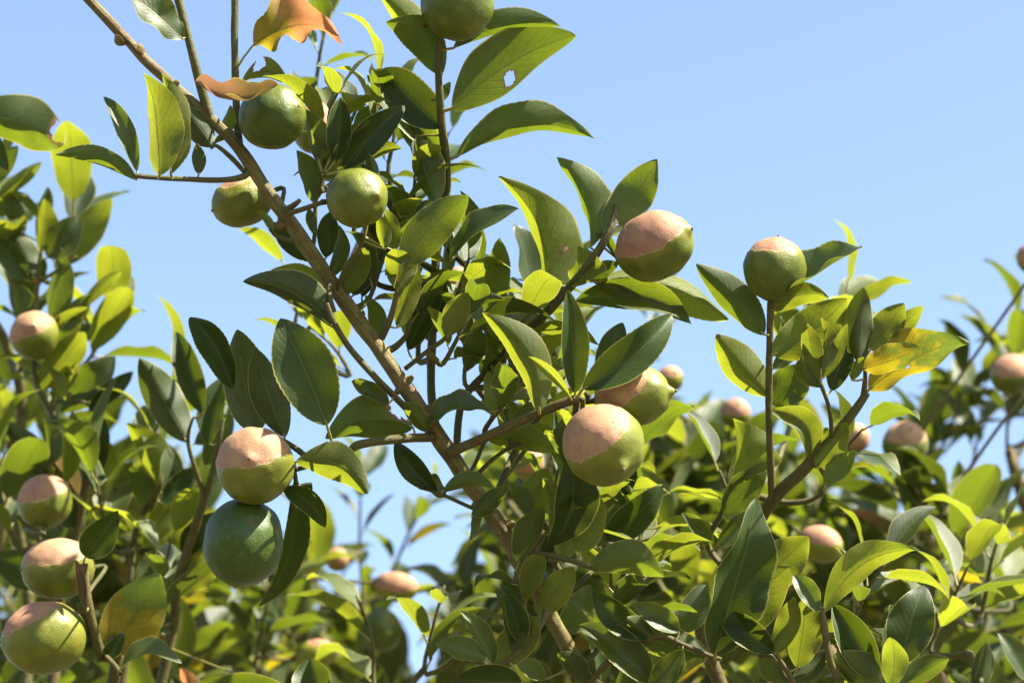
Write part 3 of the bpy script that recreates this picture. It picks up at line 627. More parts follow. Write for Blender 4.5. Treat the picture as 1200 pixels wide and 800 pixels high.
LA = [
    (214, 46, 150, -10, 38, 'R', {'und': .2, 'fold': 14, 'sag': .05}),
    (160, 211, 66, 179, 24, 't', {'fold': 30, 'bow': -.10}), (161, 201, 121, 110, 24, 'r', {'fold': 34, 'bow': -.05}), (187, 206, 178, 87, 44, 'T', {'fold': 24, 'dd': -.05, 'm': 'lime', 'wide': 1}), (200, 204, 192, 86, 28, 'T', {'fold': 40, 'bow': -.05, 'dd': -.03, 'm': 'lime'}),
    (249, 172, 208, 122, 36, 'd', {'sag': .08}), (233, 204, 231, 168, 22, 'd'), (262, 160, 272, 124, 16, 'T', {'m': 'lime'}), (276, 154, 250, 168, 9, 'R'),
    (297, 53, 392, 32, 66, 'T', {'m': 'orange', 'und': .34, 'fold': 34, 'bow': .10, 'curl': .3, 'twist': 16, 'wide': 1, 'att': (277, 84)}),
    (326, 99, 228, 92, 34, 'r', {'m': 'brown', 'bow': .24, 'fold': 62, 'und': .28, 'dd': -.03, 'wide': 1}), (283, 97, 340, 100, 34, 'T', {'m': 'lime', 'bow': .26, 'fold': 30, 'bite': ((.35, .2, .12, .5),)}),
    (392, 190, 399, 114, 34, 'D', {'fold': 34}), (402, 198, 475, 124, 40, 'D', {'fold': 28}), (412, 201, 468, 169, 22, 'T', {'m': 'lime'}), (395, 170, 435, 142, 22, 'T', {'m': 'lime', 'fold': 40}),
    (374, 190, 357, 128, 28, 'T', {'m': 'lime'}), (372, 176, 392, 163, 18, 'T', {'m': 'lime'}), (368, 238, 350, 176, 46, 'T', {'fold': 30}), (386, 212, 373, 160, 32, 'T', {'m': 'lime'}), (440, 215, 432, 180, 20, 'd'),
    (530, 127, 671, 38, 70, 't', {'fold': 10, 'bow': .04, 'und': .03, 'bite': ((.48, .75, .045, .35),)}), (535, 184, 697, 158, 46, 't', {'fold': 42, 'bow': .14, 'roll': -28}),
    (531, 57, 657, 30, 34, 't', {'fold': 44, 'bow': .10, 'roll': -26}), (518, 88, 454, 18, 48, 'T', {'fold': 26, 'curl': .5, 'bow': -.10}), (508, 62, 443, -12, 40, 'T', {'fold': 40}),
    (519, 150, 449, 80, 58, 'D', {'fold': 24, 'bow': .04}), (517, 182, 430, 88, 44, 'r', {'fold': 38}), (524, 192, 470, 150, 30, 'T', {}), (487, 160, 512, 238, 42, 't', {'fold': 32, 'up': False}),
    (514, 120, 528, 96, 20, 't'), (320, 272, 304, 246, 11, 'T', {'m': 'lime'}), (364, 306, 320, 260, 28, 'D', {'dd': .03}), (392, 385, 286, 327, 46, 'd', {'fold': 40, 'bow': -.10, 'roll': 24}),
    (388, 354, 318, 316, 54, 'T', {'m': 'lime', 'fold': 12, 'dd': .03}), (404, 346, 430, 289, 32, 'T', {'m': 'lime'}), (414, 346, 444, 287, 30, 'D', {'dd': .02}), (424, 348, 451, 288, 20, 'D', {'dd': .03}),
    (386, 326, 399, 264, 22, 'T', {'fold': 36}), (382, 302, 386, 248, 32, 'D', {'dd': .03}), (366, 272, 362, 244, 24, 't'), (452, 292, 443, 254, 18, 'T', {'m': 'lime'}), (463, 294, 452, 244, 20, 'T', {'m': 'lime'}), (472, 296, 466, 254, 16, 'T'),
    (488, 270, 454, 236, 30, 'R'), (470, 312, 549, 229, 52, 't', {'fold': 26, 'bow': .05}), (466, 341, 468, 288, 42, 'T', {'m': 'lime', 'fold': 30, 'sag': .12, 'curl': .5, 'wide': 1}), (440, 402, 430, 345, 30, 'R', {'dd': .03}),
    (527, 306, 607, 243, 54, 'R', {'fold': 18, 'bow': .05, 'dd': -.07, 'dz': -.1}), (636, 372, 595, 207, 66, 't', {'fold': 40, 'bow': -.10, 'roll': 36, 'bite': ((.42, .72, .022, .4),)}), (632, 374, 606, 262, 52, 'R', {'fold': 22, 'dd': .01}),
    (692, 290, 654, 184, 58, 't', {'fold': 42, 'bow': -.10, 'roll': 34}), (708, 272, 769, 188, 50, 't', {'fold': 18, 'bite': ((.14, .55, .05, .4),)}), (723, 303, 696, 271, 34, 'r', {'fold': 55, 'curl': .5, 'sag': .1}),
    (672, 336, 682, 290, 44, 'T', {'wide': 1, 'm': 'lime'}), (688, 330, 724, 306, 30, 'T'), (698, 331, 852, 376, 56, 't', {'fold': 40, 'bow': .14, 'roll': 22}), (674, 352, 814, 376, 46, 'r', {'fold': 42, 'bow': .10}),
    (683, 456, 790, 366, 52, 'D', {'fold': 30, 'bow': -.05}), (700, 440, 730, 378, 34, 'D', {'dd': .02}), (674, 460, 666, 340, 34, 'D', {'fold': 20}), (664, 445, 563, 357, 56, 't', {'fold': 26, 'bow': -.12}),
    (632, 484, 566, 366, 48, 't', {'fold': 34, 'bow': -.14, 'dd': -.02}), (667, 464, 619, 418, 26, 'R', {'m': 'lime', 'fold': 74, 'dd': -.03, 'curl': 0, 'und': 0}), (560, 446, 570, 384, 42, 'T', {'fold': 36, 'bow': -.06}), (564, 440, 592, 394, 36, 'R', {'dd': .02}),
    (525, 394, 547, 342, 34, 'T'), (500, 398, 520, 327, 34, 'D', {'bow': -.05}), (478, 410, 518, 336, 36, 'D', {'dd': .02}), (466, 384, 490, 308, 30, 't'), (511, 378, 529, 344, 12, 'T', {'m': 'lime'}), (528, 382, 589, 347, 36, 't'),
    (484, 500, 381, 510, 60, 't', {'fold': 22, 'bow': -.12, 'bite': ((.15, .9, .10, .4),)}), (500, 506, 474, 470, 26, 'T'), (576, 483, 496, 502, 54, 'R', {'fold': 26, 'bow': -.12, 'und': .14, 'dd': -.03}), (456, 472, 412, 446, 32, 'r', {'und': .15}),
    (383, 498, 328, 372, 72, 'D', {'fold': 10, 'dd': -.02, 'sag': .03, 'bow': -.02}), (300, 508, 278, 386, 62, 'd', {'fold': 30, 'dd': .015, 'bow': .03}), (334, 512, 300, 408, 46, 'd', {'fold': 28}), (273, 456, 221, 370, 44, 'D', {'fold': 44, 'bow': -.08, 'und': .14}),
    (346, 541, 432, 577, 56, 'T', {'fold': 26, 'bow': .16, 'm': 'lime', 'dd': -.02}), (330, 570, 382, 618, 34, 'D', {'fold': 44, 'bow': .12}), (346, 560, 306, 714, 34, 'D', {'bow': .08, 'dd': .04}), (365, 566, 340, 598, 40, 'D', {'dd': .03}),
    (512, 576, 462, 516, 34, 'D', {'bow': .06}), (522, 582, 484, 556, 24, 'R', {'und': .3}), (518, 576, 581, 571, 22, 'T', {'bow': .16, 'fold': 36}), (553, 606, 595, 568, 24, 'T', {'und': .15}), (556, 596, 551, 634, 20, 't'),
    (572, 515, 652, 530, 34, 'T', {'m': 'lime', 'bow': .1}), (624, 503, 560, 470, 28, 'T'), (600, 500, 634, 470, 30, 'r', {'dd': .02}), (610, 520, 648, 500, 26, 'T', {'m': 'lime'}), (598, 470, 626, 424, 30, 'r', {'dd': .03}), (586, 462, 566, 430, 30, 'T', {'dd': .03}),
    (668, 532, 647, 643, 56, 'D', {'fold': 30, 'dd': .0, 'bow': .10}), (650, 480, 672, 560, 22, 'r', {'fold': 40}), (708, 632, 776, 568, 42, 'D', {'bow': -.06}), (708, 575, 734, 600, 22, 'R'), (732, 580, 740, 540, 30, 'D'),
    (680, 648, 702, 578, 44, 'T', {'m': 'lime'}), (700, 640, 722, 590, 40, 't'), (660, 660, 640, 560, 44, 't', {'m': 'lime'}), (624, 602, 640, 548, 40, 'T', {'m': 'lime', 'wide': 1}), (622, 604, 598, 565, 26, 'T'), (690, 662, 779, 675, 44, 't', {'fold': 26, 'bow': .16}),
    (632, 722, 673, 664, 40, 'T', {'m': 'lime'}), (632, 706, 586, 684, 28, 'D'), (603, 768, 582, 690, 22, 'R'), (612, 752, 594, 694, 34, 'D'), (578, 780, 632, 722, 50, 'T', {'m': 'lime', 'fold': 14}), (577, 778, 543, 713, 26, 'R', {'fold': 34}), (570, 772, 512, 752, 30, 'R'),
    (612, 800, 535, 795, 46, 'D', {'wide': 1}), (690, 804, 654, 762, 38, 'T'), (660, 745, 692, 684, 56, 'R', {'dd': .08}), (700, 745, 722, 700, 34, 'T', {'dd': .06}), (640, 795, 604, 772, 28, 'R'), (705, 800, 690, 742, 36, 'R', {'dd': .05}),
    (766, 746, 694, 692, 40, 'D', {'bow': .1}), (796, 740, 745, 706, 46, 'r'), (832, 770, 733, 720, 48, 't', {'fold': 36, 'bow': .1}), (764, 800, 679, 731, 48, 'r', {'fold': 36}), (800, 742, 826, 684, 42, 'R', {'dd': .06}), (838, 768, 893, 588, 68, 'D', {'fold': 20, 'bow': .04}),
    (842, 760, 926, 663, 68, 'T', {'m': 'lime', 'fold': 14, 'bow': .06, 'bite': ((.30, .72, .03, .5),)}), (826, 774, 790, 800, 40, 't'), (800, 760, 760, 820, 40, 'r'), (740, 765, 720, 830, 40, 't'),
]
for l in LA: A.leaf(*l)

# ------------------------------------------------------------------ tree at the left edge
Bt = Tree('lemon tree with four clustered sunburnt fruits and a cupped yellowing leaf on a stout twig', Vector((-0.75, 3.0, 0)))
TOPB = Vector((-0.62, 2.85, 1.3)); Bt.trunk(TOPB, 0.03, 0.05)
def down(tree, x, y, d, w, top, r0=0.014):
    """limb from the trunk top up to a picture point"""
    P = at(x, y, d)
    return [(top - Vector((0, 0, 0.06)), r0), (top.lerp(P, 0.45) + Vector((0.03, -0.02, -0.04)), r0 * 0.75), (P, .5 * w * K * d)]
def wpts(l): return [(at(x, y, d), .5 * w * K * d) for x, y, d, w in l]
for l in ([(130, 815, 2.45, 15), (118, 770, 2.42, 14), (103, 712, 2.40, 13), (98, 660, 2.40, 9)],
          [(60, 815, 2.75, 14), (70, 700, 2.75, 12), (88, 620, 2.72, 11), (100, 560, 2.70, 9), (85, 520, 2.70, 7), (45, 455, 2.72, 7), (40, 400, 2.72, 6), (44, 330, 2.72, 6), (50, 285, 2.72, 5)],
          [(30, 815, 2.9, 14), (20, 600, 2.9, 14), (25, 470, 2.88, 13), (8, 405, 2.86, 12), (-20, 340, 2.85, 10), (-10, 240, 2.7, 8), (-30, 135, 2.5, 8)],
          [(185, 815, 2.62, 13), (207, 690, 2.60, 12), (228, 620, 2.58, 11), (246, 565, 2.55, 8), (256, 520, 2.52, 6), (262, 490, 2.52, 4)],
          [(140, 815, 2.66, 10), (150, 700, 2.66, 9), (160, 620, 2.66, 8), (185, 575, 2.64, 6), (190, 555, 2.64, 4)]):
    Bt.limb(down(Bt, *l[0], TOPB) + wpts(l[1:]), 'twig', 9, 'branch', 0.14, 6, 'w')
for t in ([(240, 582, 2.56, 7), (228, 548, 2.54, 6), (220, 515, 2.53, 5), (226, 490, 2.53, 3)], [(70, 470, 2.72, 6), (95, 470, 2.70, 5), (108, 478, 2.70, 4)], [(46, 330, 2.72, 5), (70, 315, 2.72, 4), (90, 300, 2.72, 3)], [(42, 390, 2.72, 5), (70, 385, 2.72, 4)],
          [(100, 560, 2.70, 6), (118, 580, 2.68, 5), (125, 600, 2.68, 4)], [(95, 590, 2.71, 6), (75, 560, 2.70, 5), (60, 540, 2.68, 4)], [(120, 765, 2.42, 8), (135, 780, 2.40, 6), (142, 790, 2.38, 4)], [(60, 640, 2.73, 6), (30, 620, 2.6, 6), (52, 625, 2.55, 5)]):
    Bt.limb(t, 'twig', 7, 'twig', 0.12, 5)
LB = [
    (-35, 132, 80, 168, 72, 'T', {'fold': 30, 'd': 2.5, 'bite': ((.90, .30, .10, .30),), 'm': 'green'}), (-18, 222, 21, 171, 26, 'T'), (-6, 232, 49, 190, 20, 't'), (-20, 150, 10, 200, 26, 'D'),
    (40, 326, 8, 264, 44, 'd'), (47, 294, 54, 232, 28, 'T'), (56, 302, 93, 254, 42, 'R', {'wide': 1}), (76, 310, 131, 233, 38, 'T'), (60, 376, 76, 298, 32, 'T'), (28, 274, 4, 220, 24, 'T'), (30, 328, -6, 278, 38, 'D'), (46, 262, 58, 220, 22, 'D'),
    (36, 378, 22, 334, 30, 'r'), (74, 388, 106, 344, 38, 't', {'fold': 34}), (94, 362, 144, 317, 18, 't'), (45, 458, 102, 387, 40, 't'), (83, 468, 134, 419, 44, 'R', {'fold': 12}), (104, 482, 156, 435, 24, 'D'), (70, 482, 128, 465, 28, 'T', {'bow': .1}),
    (32, 492, 49, 458, 38, 'd', {'wide': 1}), (82, 470, 58, 430, 18, 'T', {'m': 'lime'}), (56, 548, 4, 494, 38, 'd', {'fold': 44}), (76, 566, 86, 480, 30, 'r', {'fold': 50, 'm': 'lime', 'dd': -.05}), (60, 545, 52, 490, 30, 't'), (98, 545, 98, 488, 26, 'T'),
    (108, 594, 131, 518, 44, 'T', {'m': 'lime'}), (112, 560, 120, 490, 34, 'D'), (120, 592, 155, 540, 26, 'T'), (100, 652, 137, 600, 46, 'D', {'wide': 1}), (60, 560, 20, 520, 34, 'R'), (70, 640, 20, 600, 40, 'd'), (85, 620, 45, 540, 40, 'D'), (30, 560, 0, 540, 30, 'R'),
    (122, 768, 188, 672, 76, 'T', {'m': 'yellow', 'fold': 34, 'wide': 1}), (101, 716, 88, 655, 22, 'r', {'m': 'brown', 'fold': 65, 'dd': -.05}), (138, 792, 211, 772, 42, 'R', {'bow': .2, 'fold': 20}), (120, 775, 145, 740, 34, 'D'), (226, 822, 212, 782, 24, 'T', {'m': 'orange'}),
    (219, 518, 164, 419, 54, 'd', {'und': .14}), (238, 484, 206, 388, 38, 'D'), (245, 520, 262, 440, 34, 'D'), (228, 520, 268, 486, 34, 't', {'dd': .04}), (240, 545, 268, 470, 34, 'r', {'dd': .05}), (192, 578, 153, 494, 46, 'T', {'m': 'lime'}),
    (190, 590, 232, 548, 34, 'D'), (176, 600, 152, 545, 36, 'T'), (188, 590, 200, 520, 30, 'R'), (168, 640, 208, 578, 40, 't'), (165, 620, 135, 570, 36, 't'), (215, 650, 250, 600, 38, 'D'), (210, 680, 240, 640, 30, 'T'), (160, 680, 195, 640, 40, 'd'),
    (355, 830, 240, 800, 50, 'r', {'d': 2.5}), (376, 826, 362, 770, 52, 'D', {'wide': 1, 'd': 2.45}), (240, 830, 200, 790, 46, 'D'), (205, 700, 260, 660, 40, 'T'), (204, 740, 150, 700, 40, 'r'), (60, 690, -10, 650, 46, 'D'), (66, 760, 0, 800, 50, 'D'), (40, 800, 90, 790, 40, 't'),
]
for l in LB: Bt.leaf(*l)

# ------------------------------------------------------------------ tree at the right with a single upright fruit
Ct = Tree('lemon tree with one upright fruit on a tall twig and a yellow mottled leaf', Vector((0.85, 2.9, 0)))
TOPC = Vector((0.72, 2.75, 1.25)); Ct.trunk(TOPC, 0.03, 0.05)
for l in ([(850, 815, 2.42, 18), (862, 700, 2.40, 17), (880, 630, 2.37, 16), (908, 583, 2.33, 16), (940, 552, 2.31, 15), (975, 512, 2.30, 13), (1000, 483, 2.29, 11), (1016, 460, 2.29, 9)],
          [(1010, 830, 2.28, 12), (985, 800, 2.25, 9), (972, 770, 2.24, 8), (966, 735, 2.24, 9), (962, 712, 2.24, 7)],
          [(1070, 850, 2.26, 11), (1052, 820, 2.25, 9), (1045, 800, 2.25, 7), (1046, 785, 2.25, 5)],
          [(920, 830, 2.28, 10), (928, 800, 2.25, 8), (915, 775, 2.24, 6), (906, 762, 2.24, 5)],
          [(1160, 830, 2.5, 10), (1150, 805, 2.45, 7), (1150, 795, 2.45, 5)]):
    Ct.limb(down(Ct, *l[0], TOPC) + wpts(l[1:]), 'twig', 10, 'branch', 0.14, 6, 'w')
for t in ([(905, 588, 2.33, 9), (903, 540, 2.31, 8.5), (901, 470, 2.30, 8.5), (902, 400, 2.29, 8), (903, 362, 2.285, 9), (904, 352, 2.285, 9)],
          [(975, 512, 2.295, 6), (972, 480, 2.28, 5), (964, 455, 2.27, 5), (962, 448, 2.27, 4)], [(1012, 464, 2.29, 8), (1014, 440, 2.285, 5), (1012, 422, 2.285, 4)],
          [(865, 680, 2.40, 8), (830, 640, 2.41, 7), (846, 600, 2.41, 6), (858, 566, 2.40, 5)], [(945, 548, 2.31, 7), (958, 545, 2.30, 6), (968, 560, 2.30, 5)]):
    Ct.limb(t, 'twig', 8, 'twig', 0.12, 6)
LC = [
    (895, 392, 818, 309, 44, 't', {'fold': 32}), (902, 464, 840, 391, 48, 't', {'bow': .05}), (906, 350, 1009, 287, 40, 'r', {'fold': 32, 'bow': -.04}), (906, 364, 972, 347, 30, 'T', {'m': 'lime', 'bow': .14}), (906, 416, 991, 350, 56, 'T', {'m': 'lime', 'fold': 12, 'bow': -.06}),
    (1007, 424, 1012, 337, 40, 'd', {'bow': .05}), (1020, 410, 1059, 355, 42, 'T', {'m': 'lime', 'wide': 1}), (1032, 404, 1082, 358, 26, 'T', {'m': 'lime'}), (1018, 457, 1131, 395, 68, 'T', {'m': 'yellow', 'fold': 20, 'und': .15, 'bite': ((.42, .6, .02, .5),)}), (1012, 432, 1080, 408, 38, 'T', {'m': 'yellow', 'dd': -.02}),
    (956, 450, 944, 377, 26, 'T', {'m': 'lime'}), (962, 444, 993, 379, 18, 'T', {'m': 'lime'}), (962, 434, 967, 374, 26, 't'), (962, 454, 939, 415, 30, 'd', {'bow': .14, 'm': 'lime'}), (974, 458, 997, 404, 40, 'D'), (998, 445, 1012, 418, 22, 'T'),
    (905, 474, 948, 428, 46, 'R', {'wide': 1, 'dd': .02}), (906, 432, 938, 398, 20, 'R'), (898, 420, 918, 372, 22, 'R', {'dd': .03}), (950, 540, 901, 479, 40, 'r', {'bow': -.22, 'fold': 36, 'und': .15, 'm': 'lime'}), (956, 548, 993, 494, 34, 'T', {'m': 'lime'}), (966, 566, 1002, 530, 36, 'T'), (945, 548, 970, 500, 26, 'd'),
    (858, 568, 863, 491, 56, 'T', {'m': 'lime', 'fold': 40, 'wide': 1}), (848, 602, 899, 544, 46, 'R'), (860, 566, 886, 500, 30, 'T', {'dd': .03, 'm': 'lime'}), (840, 640, 896, 592, 30, 'R'), (832, 640, 800, 600, 30, 'r'),
    (880, 700, 948, 628, 56, 'T', {'m': 'lime', 'd': 2.36}), (906, 764, 838, 714, 46, 'D', {'fold': 40}), (908, 766, 931, 699, 34, 'T', {'fold': 40}), (934, 782, 946, 700, 46, 'T', {'m': 'lime'}), (958, 716, 929, 672, 42, 'r'), (966, 716, 1076, 641, 44, 'T', {'bow': .14, 'fold': 38, 'und': .12, 'm': 'lime'}),
    (1030, 800, 976, 708, 50, 'D', {'fold': 42}), (1036, 780, 1044, 708, 40, 'R', {'dd': .03}), (1056, 778, 1084, 684, 62, 'D', {'fold': 10}), (1043, 804, 1045, 745, 32, 'T', {'m': 'lime', 'dd': -.02, 'fold': 10}), (1050, 808, 1112, 769, 44, 't', {'fold': 40}), (1034, 814, 968, 769, 52, 'T', {'m': 'lime', 'wide': 1}),
    (930, 800, 972, 760, 40, 'd'), (1146, 810, 1156, 752, 38, 'd', {'fold': 36}), (1206, 800, 1173, 740, 32, 'R'), (1000, 800, 985, 752, 30, 'D'), (925, 806, 890, 770, 40, 'T'), (1100, 806, 1090, 775, 34, 'T', {'m': 'lime'}), (1140, 815, 1110, 790, 36, 'T'),
]
for l in LC: Ct.leaf(*l)

# ------------------------------------------------------------------ trees farther back
def back_tree(label, base, trunk_top, groups, seed):
    """groups: (polygon, count, depth range, leaf length, leaves) in the picture plane; limbs reach for each cluster of sprigs"""
    rnd = random.Random(seed); t = Tree(label, base); t.trunk(trunk_top, 0.035, 0.06)
    for poly, cnt, dr, L, nlv in groups:
        poly = [(px_, py_ + 55) for px_, py_ in poly]
        xs = [q[0] for q in poly]; ys = [q[1] for q in poly]; pts = []
        tries = 0
        while len(pts) < cnt and tries < 4000:
            tries += 1
            x, y = rnd.uniform(min(xs), max(xs)), rnd.uniform(min(ys), max(ys)); d = rnd.uniform(*dr)
            if not inpoly(x, y, poly): continue
            if any((x - a) ** 2 + (y - b) ** 2 < (26 if tries < 2500 else 12) ** 2 and abs(d - c) < 0.3 for a, b, c in pts): continue
            pts.append((x, y, d))
        # limbs: split the points into bunches by x
        pts.sort(key=lambda q: q[0]); per = 9
        for k in range(0, len(pts), per):
            bunch = pts[k:k + per]; ps = [at(*q) for q in bunch]
            c = sum(ps, Vector()) / len(ps); hi = max(ps, key=lambda q: q.z)
            tip = c.lerp(hi, 0.5) - Vector((0, 0, 0.05))
            st = trunk_top - Vector((0, 0, 0.05))
            t.limb([(st, 0.020), (st.lerp(c, 0.5) + Vector((rnd.uniform(-.05, .05), rnd.uniform(-.05, .05), -0.06)), 0.013), (c - Vector((0, 0, 0.10)), 0.008), (tip, 0.004)], 'bark', 9, 'branch', 0.2, 6, 'w')
            for q in sorted(ps, key=lambda q: q.z):
                out = (q - c); D = Vector((out.x * 1.2 + rnd.uniform(-.35, .35), rnd.uniform(-.5, .4), 0.75 + rnd.uniform(-.2, .3)))
                sprig(t, q, D, rnd.uniform(0.07, 0.13), max(4, nlv + rnd.randint(-2, 2)), L, rnd)
    return t
T1 = back_tree('low lemon tree behind the hanging dark green fruit, its thin crown open to the sky', Vector((-0.35, 4.3, 0)), Vector((-0.33, 4.2, 1.7)), [
    ([(150, 640), (260, 690), (380, 690), (440, 740), (470, 830), (120, 830)], 26, (3.1, 4.0), 0.098, 7),
    ([(300, 640), (420, 650), (425, 700), (330, 720)], 5, (3.3, 3.8), 0.085, 6),
    ([(430, 730), (560, 700), (610, 760), (610, 840), (450, 840)], 14, (3.1, 3.9), 0.085, 6),
    ([(400, 610), (490, 640), (470, 680), (420, 680)], 3, (3.7, 3.9), 0.062, 5)], 21)
T2 = back_tree('dense lemon tree filling the gap between the diagonal branch and the upright single fruit', Vector((0.5, 4.2, 0)), Vector((0.48, 4.1, 1.7)), [
    ([(585, 560), (640, 500), (745, 480), (800, 500), (840, 560), (850, 700), (700, 760), (590, 740)], 30, (2.9, 3.9), 0.10, 8),
    ([(700, 740), (860, 700), (930, 720), (930, 840), (560, 840), (600, 760)], 16, (2.8, 3.8), 0.10, 7)], 22)
T3 = back_tree('lemon tree behind the mottled yellow leaf, its shaded pink-capped fruits on thin outer twigs', Vector((1.25, 4.0, 0)), Vector((1.15, 3.9, 1.7)), [
    ([(850, 540), (960, 560), (1010, 590), (1030, 700), (900, 720), (840, 640)], 14, (3.1, 3.9), 0.098, 8),
    ([(990, 600), (1060, 590), (1130, 630), (1215, 640), (1230, 840), (900, 840), (980, 720)], 26, (2.9, 3.8), 0.098, 7),
    ([(1060, 480), (1130, 440), (1140, 520), (1060, 560)], 5, (3.2, 3.4), 0.080, 7),
    ([(1165, 420), (1220, 400), (1220, 480), (1170, 480)], 4, (3.2, 3.4), 0.085, 7),
    ([(1140, 620), (1215, 610), (1215, 660), (1140, 670)], 3, (3.2, 3.5), 0.085, 7)], 23)
T4 = back_tree('leafy lemon tree growing behind the cluster of four sunburnt fruits', Vector((-1.1, 3.9, 0)), Vector((-1.0, 3.75, 1.6)), [
    ([(-20, 520), (60, 540), (160, 600), (230, 600), (240, 830), (-20, 830)], 26, (2.95, 3.6), 0.098, 7),
    ([(-30, 420), (10, 440), (20, 540), (-30, 560)], 3, (3.0, 3.3), 0.08, 6)], 24)
# hand-placed blurred sprigs: x, y, depth, direction, length, leaves, leaf length, tree
rs = random.Random(77)
for tr, x, y, d, dx, dy, ln, n, L in ((A, 372, 150, 2.62, .1, 1, .10, 6, .070), (A, 497, 250, 2.65, .3, 1, .08, 5, .06), (A, 345, 400, 2.6, -.1, 1, .07, 4, .055), (A, 410, 440, 2.6, -.5, .6, .06, 4, .065),
                                      (Ct, 940, 450, 2.7, .5, 1, .10, 6, .085), (Ct, 965, 440, 2.7, .4, 1, .06, 4, .075), (T1, 425, 700, 3.3, .0, 1, .15, 8, .062), (T1, 450, 690, 3.4, .5, 1, .13, 7, .058), (T1, 375, 600, 3.2, .3, 1, .09, 5, .07),
                                      (T2, 760, 440, 3.2, .2, 1, .10, 6, .08), (A, 655, 400, 2.6, .1, 1, .08, 6, .075), (T2, 790, 490, 3.2, .2, 1, .09, 6, .08), (T3, 870, 520, 3.3, .1, 1, .08, 6, .08),
                                      (T3, 1085, 600, 2.95, -.5, 1, .06, 4, .085), (T3, 1110, 570, 2.95, .6, 1, .06, 4, .09), (A, 560, 690, 2.6, -.5, 1, .08, 5, .08), (A, 440, 330, 2.33, .5, 1, .05, 6, .055), (A, 490, 420, 2.36, .3, 1, .06, 6, .06), (A, 560, 400, 2.42, .1, 1, .06, 6, .065), (A, 620, 470, 2.38, .4, .8, .05, 6, .06), (A, 400, 190, 2.36, .3, 1, .05, 6, .05), (A, 455, 200, 2.40, .1, 1, .06, 5, .055), (A, 590, 560, 2.40, .6, .9, .06, 6, .065), (A, 690, 600, 2.42, .5, .8, .07, 7, .07), (A, 720, 690, 2.42, .4, .9, .07, 7, .07), (A, 640, 620, 2.45, .2, 1, .06, 6, .065), (Ct, 960, 580, 2.45, .5, .8, .07, 6, .07), (Ct, 870, 640, 2.5, -.3, 1, .07, 6, .07), (Ct, 990, 740, 2.4, .5, .9, .07, 7, .07), (Ct, 1090, 760, 2.5, .4, .9, .08, 7, .08), (Ct, 1150, 720, 2.6, .2, 1, .08, 7, .08), (A, 500, 790, 2.5, .2, 1, .08, 7, .08), (A, 440, 810, 2.6, -.2, 1, .09, 7, .085), (T1, 300, 770, 3.0, .2, 1, .09, 7, .085), (Bt, 180, 730, 2.6, .2, 1, .08, 6, .085), (Bt, 130, 640, 2.62, -.2, 1, .08, 6, .085), (Bt, 20, 640, 2.7, -.2, 1, .08, 7, .085), (A, 520, 425, 2.27, .5, .9, .05, 6, .062), (A, 545, 450, 2.30, .3, 1, .05, 6, .06), (A, 590, 425, 2.29, .5, .9, .05, 6, .06), (A, 480, 385, 2.30, .2, 1, .05, 5, .06), (A, 435, 345, 2.29, .3, 1, .05, 5, .058), (A, 570, 500, 2.28, .6, .8, .05, 6, .06), (A, 650, 620, 2.29, .5, .9, .05, 6, .062), (A, 625, 740, 2.24, -.3, 1, .05, 5, .065), (A, 700, 760, 2.3, .4, 1, .06, 6, .07), (A, 385, 165, 2.3, .2, 1, .04, 5, .062), (A, 425, 160, 2.34, .4, 1, .04, 5, .062), (A, 480, 270, 2.32, .1, 1, .05, 5, .062), (A, 455, 300, 2.31, .2, 1, .04, 5, .062), (A, 530, 370, 2.33, .3, 1, .05, 5, .062), (A, 575, 470, 2.34, .5, .8, .05, 7, .05), (A, 600, 520, 2.36, .6, .6, .05, 6, .05), (A, 415, 270, 2.34, .2, 1, .05, 5, .062), (A, 650, 650, 2.32, .7, .8, .05, 6, .055), (Bt, 20, 300, 2.75, -.3, 1, .07, 7, .085), (Bt, 65, 330, 2.78, .3, 1, .07, 7, .085), (Bt, 25, 430, 2.8, -.1, 1, .07, 7, .085), (Bt, 95, 430, 2.78, .5, .9, .06, 6, .085), (Bt, 60, 510, 2.75, 0, 1, .06, 6, .085), (Bt, 170, 560, 2.7, .3, 1, .08, 7, .085), (A, 660, 560, 2.6, .0, 1, .1, 7, .08)):
    sprig(tr, at(x, y, d), cdir(dx, dy, rs.uniform(-.2, .2)), ln, n, L, rs, gap=not (400 < x < 480 and y > 680))
# the depth of the crowns behind
rm = random.Random(5)
for tr, poly, cnt, dr in ((T1, [(120, 700), (300, 720), (420, 770), (640, 780), (640, 860), (100, 860)], 60, (4.0, 4.8)), (T2, [(600, 600), (660, 560), (820, 570), (860, 640), (900, 860), (570, 860), (610, 740)], 150, (4.0, 4.9)),
                          (T3, [(860, 620), (980, 640), (1100, 660), (1240, 670), (1240, 860), (860, 860)], 120, (3.9, 4.8)), (T4, [(-40, 600), (90, 600), (180, 660), (240, 860), (-40, 860)], 80, (3.7, 4.4))):
    it = []; poly = [(px_, py_ + 40) for px_, py_ in poly]; xs = [q[0] for q in poly]; ys = [q[1] for q in poly]
    while len(it) < cnt:
        x, y = rm.uniform(min(xs), max(xs)), rm.uniform(min(ys), max(ys))
        if inpoly(x, y, poly): it.append((at(x, y, rm.uniform(*dr)), Vector((rm.uniform(-.6, .6), rm.uniform(-.6, .6), .8)), rm.uniform(.08, .14), rm.randint(6, 9)))
    foliage_mass(tr, it, rm, 0.088)

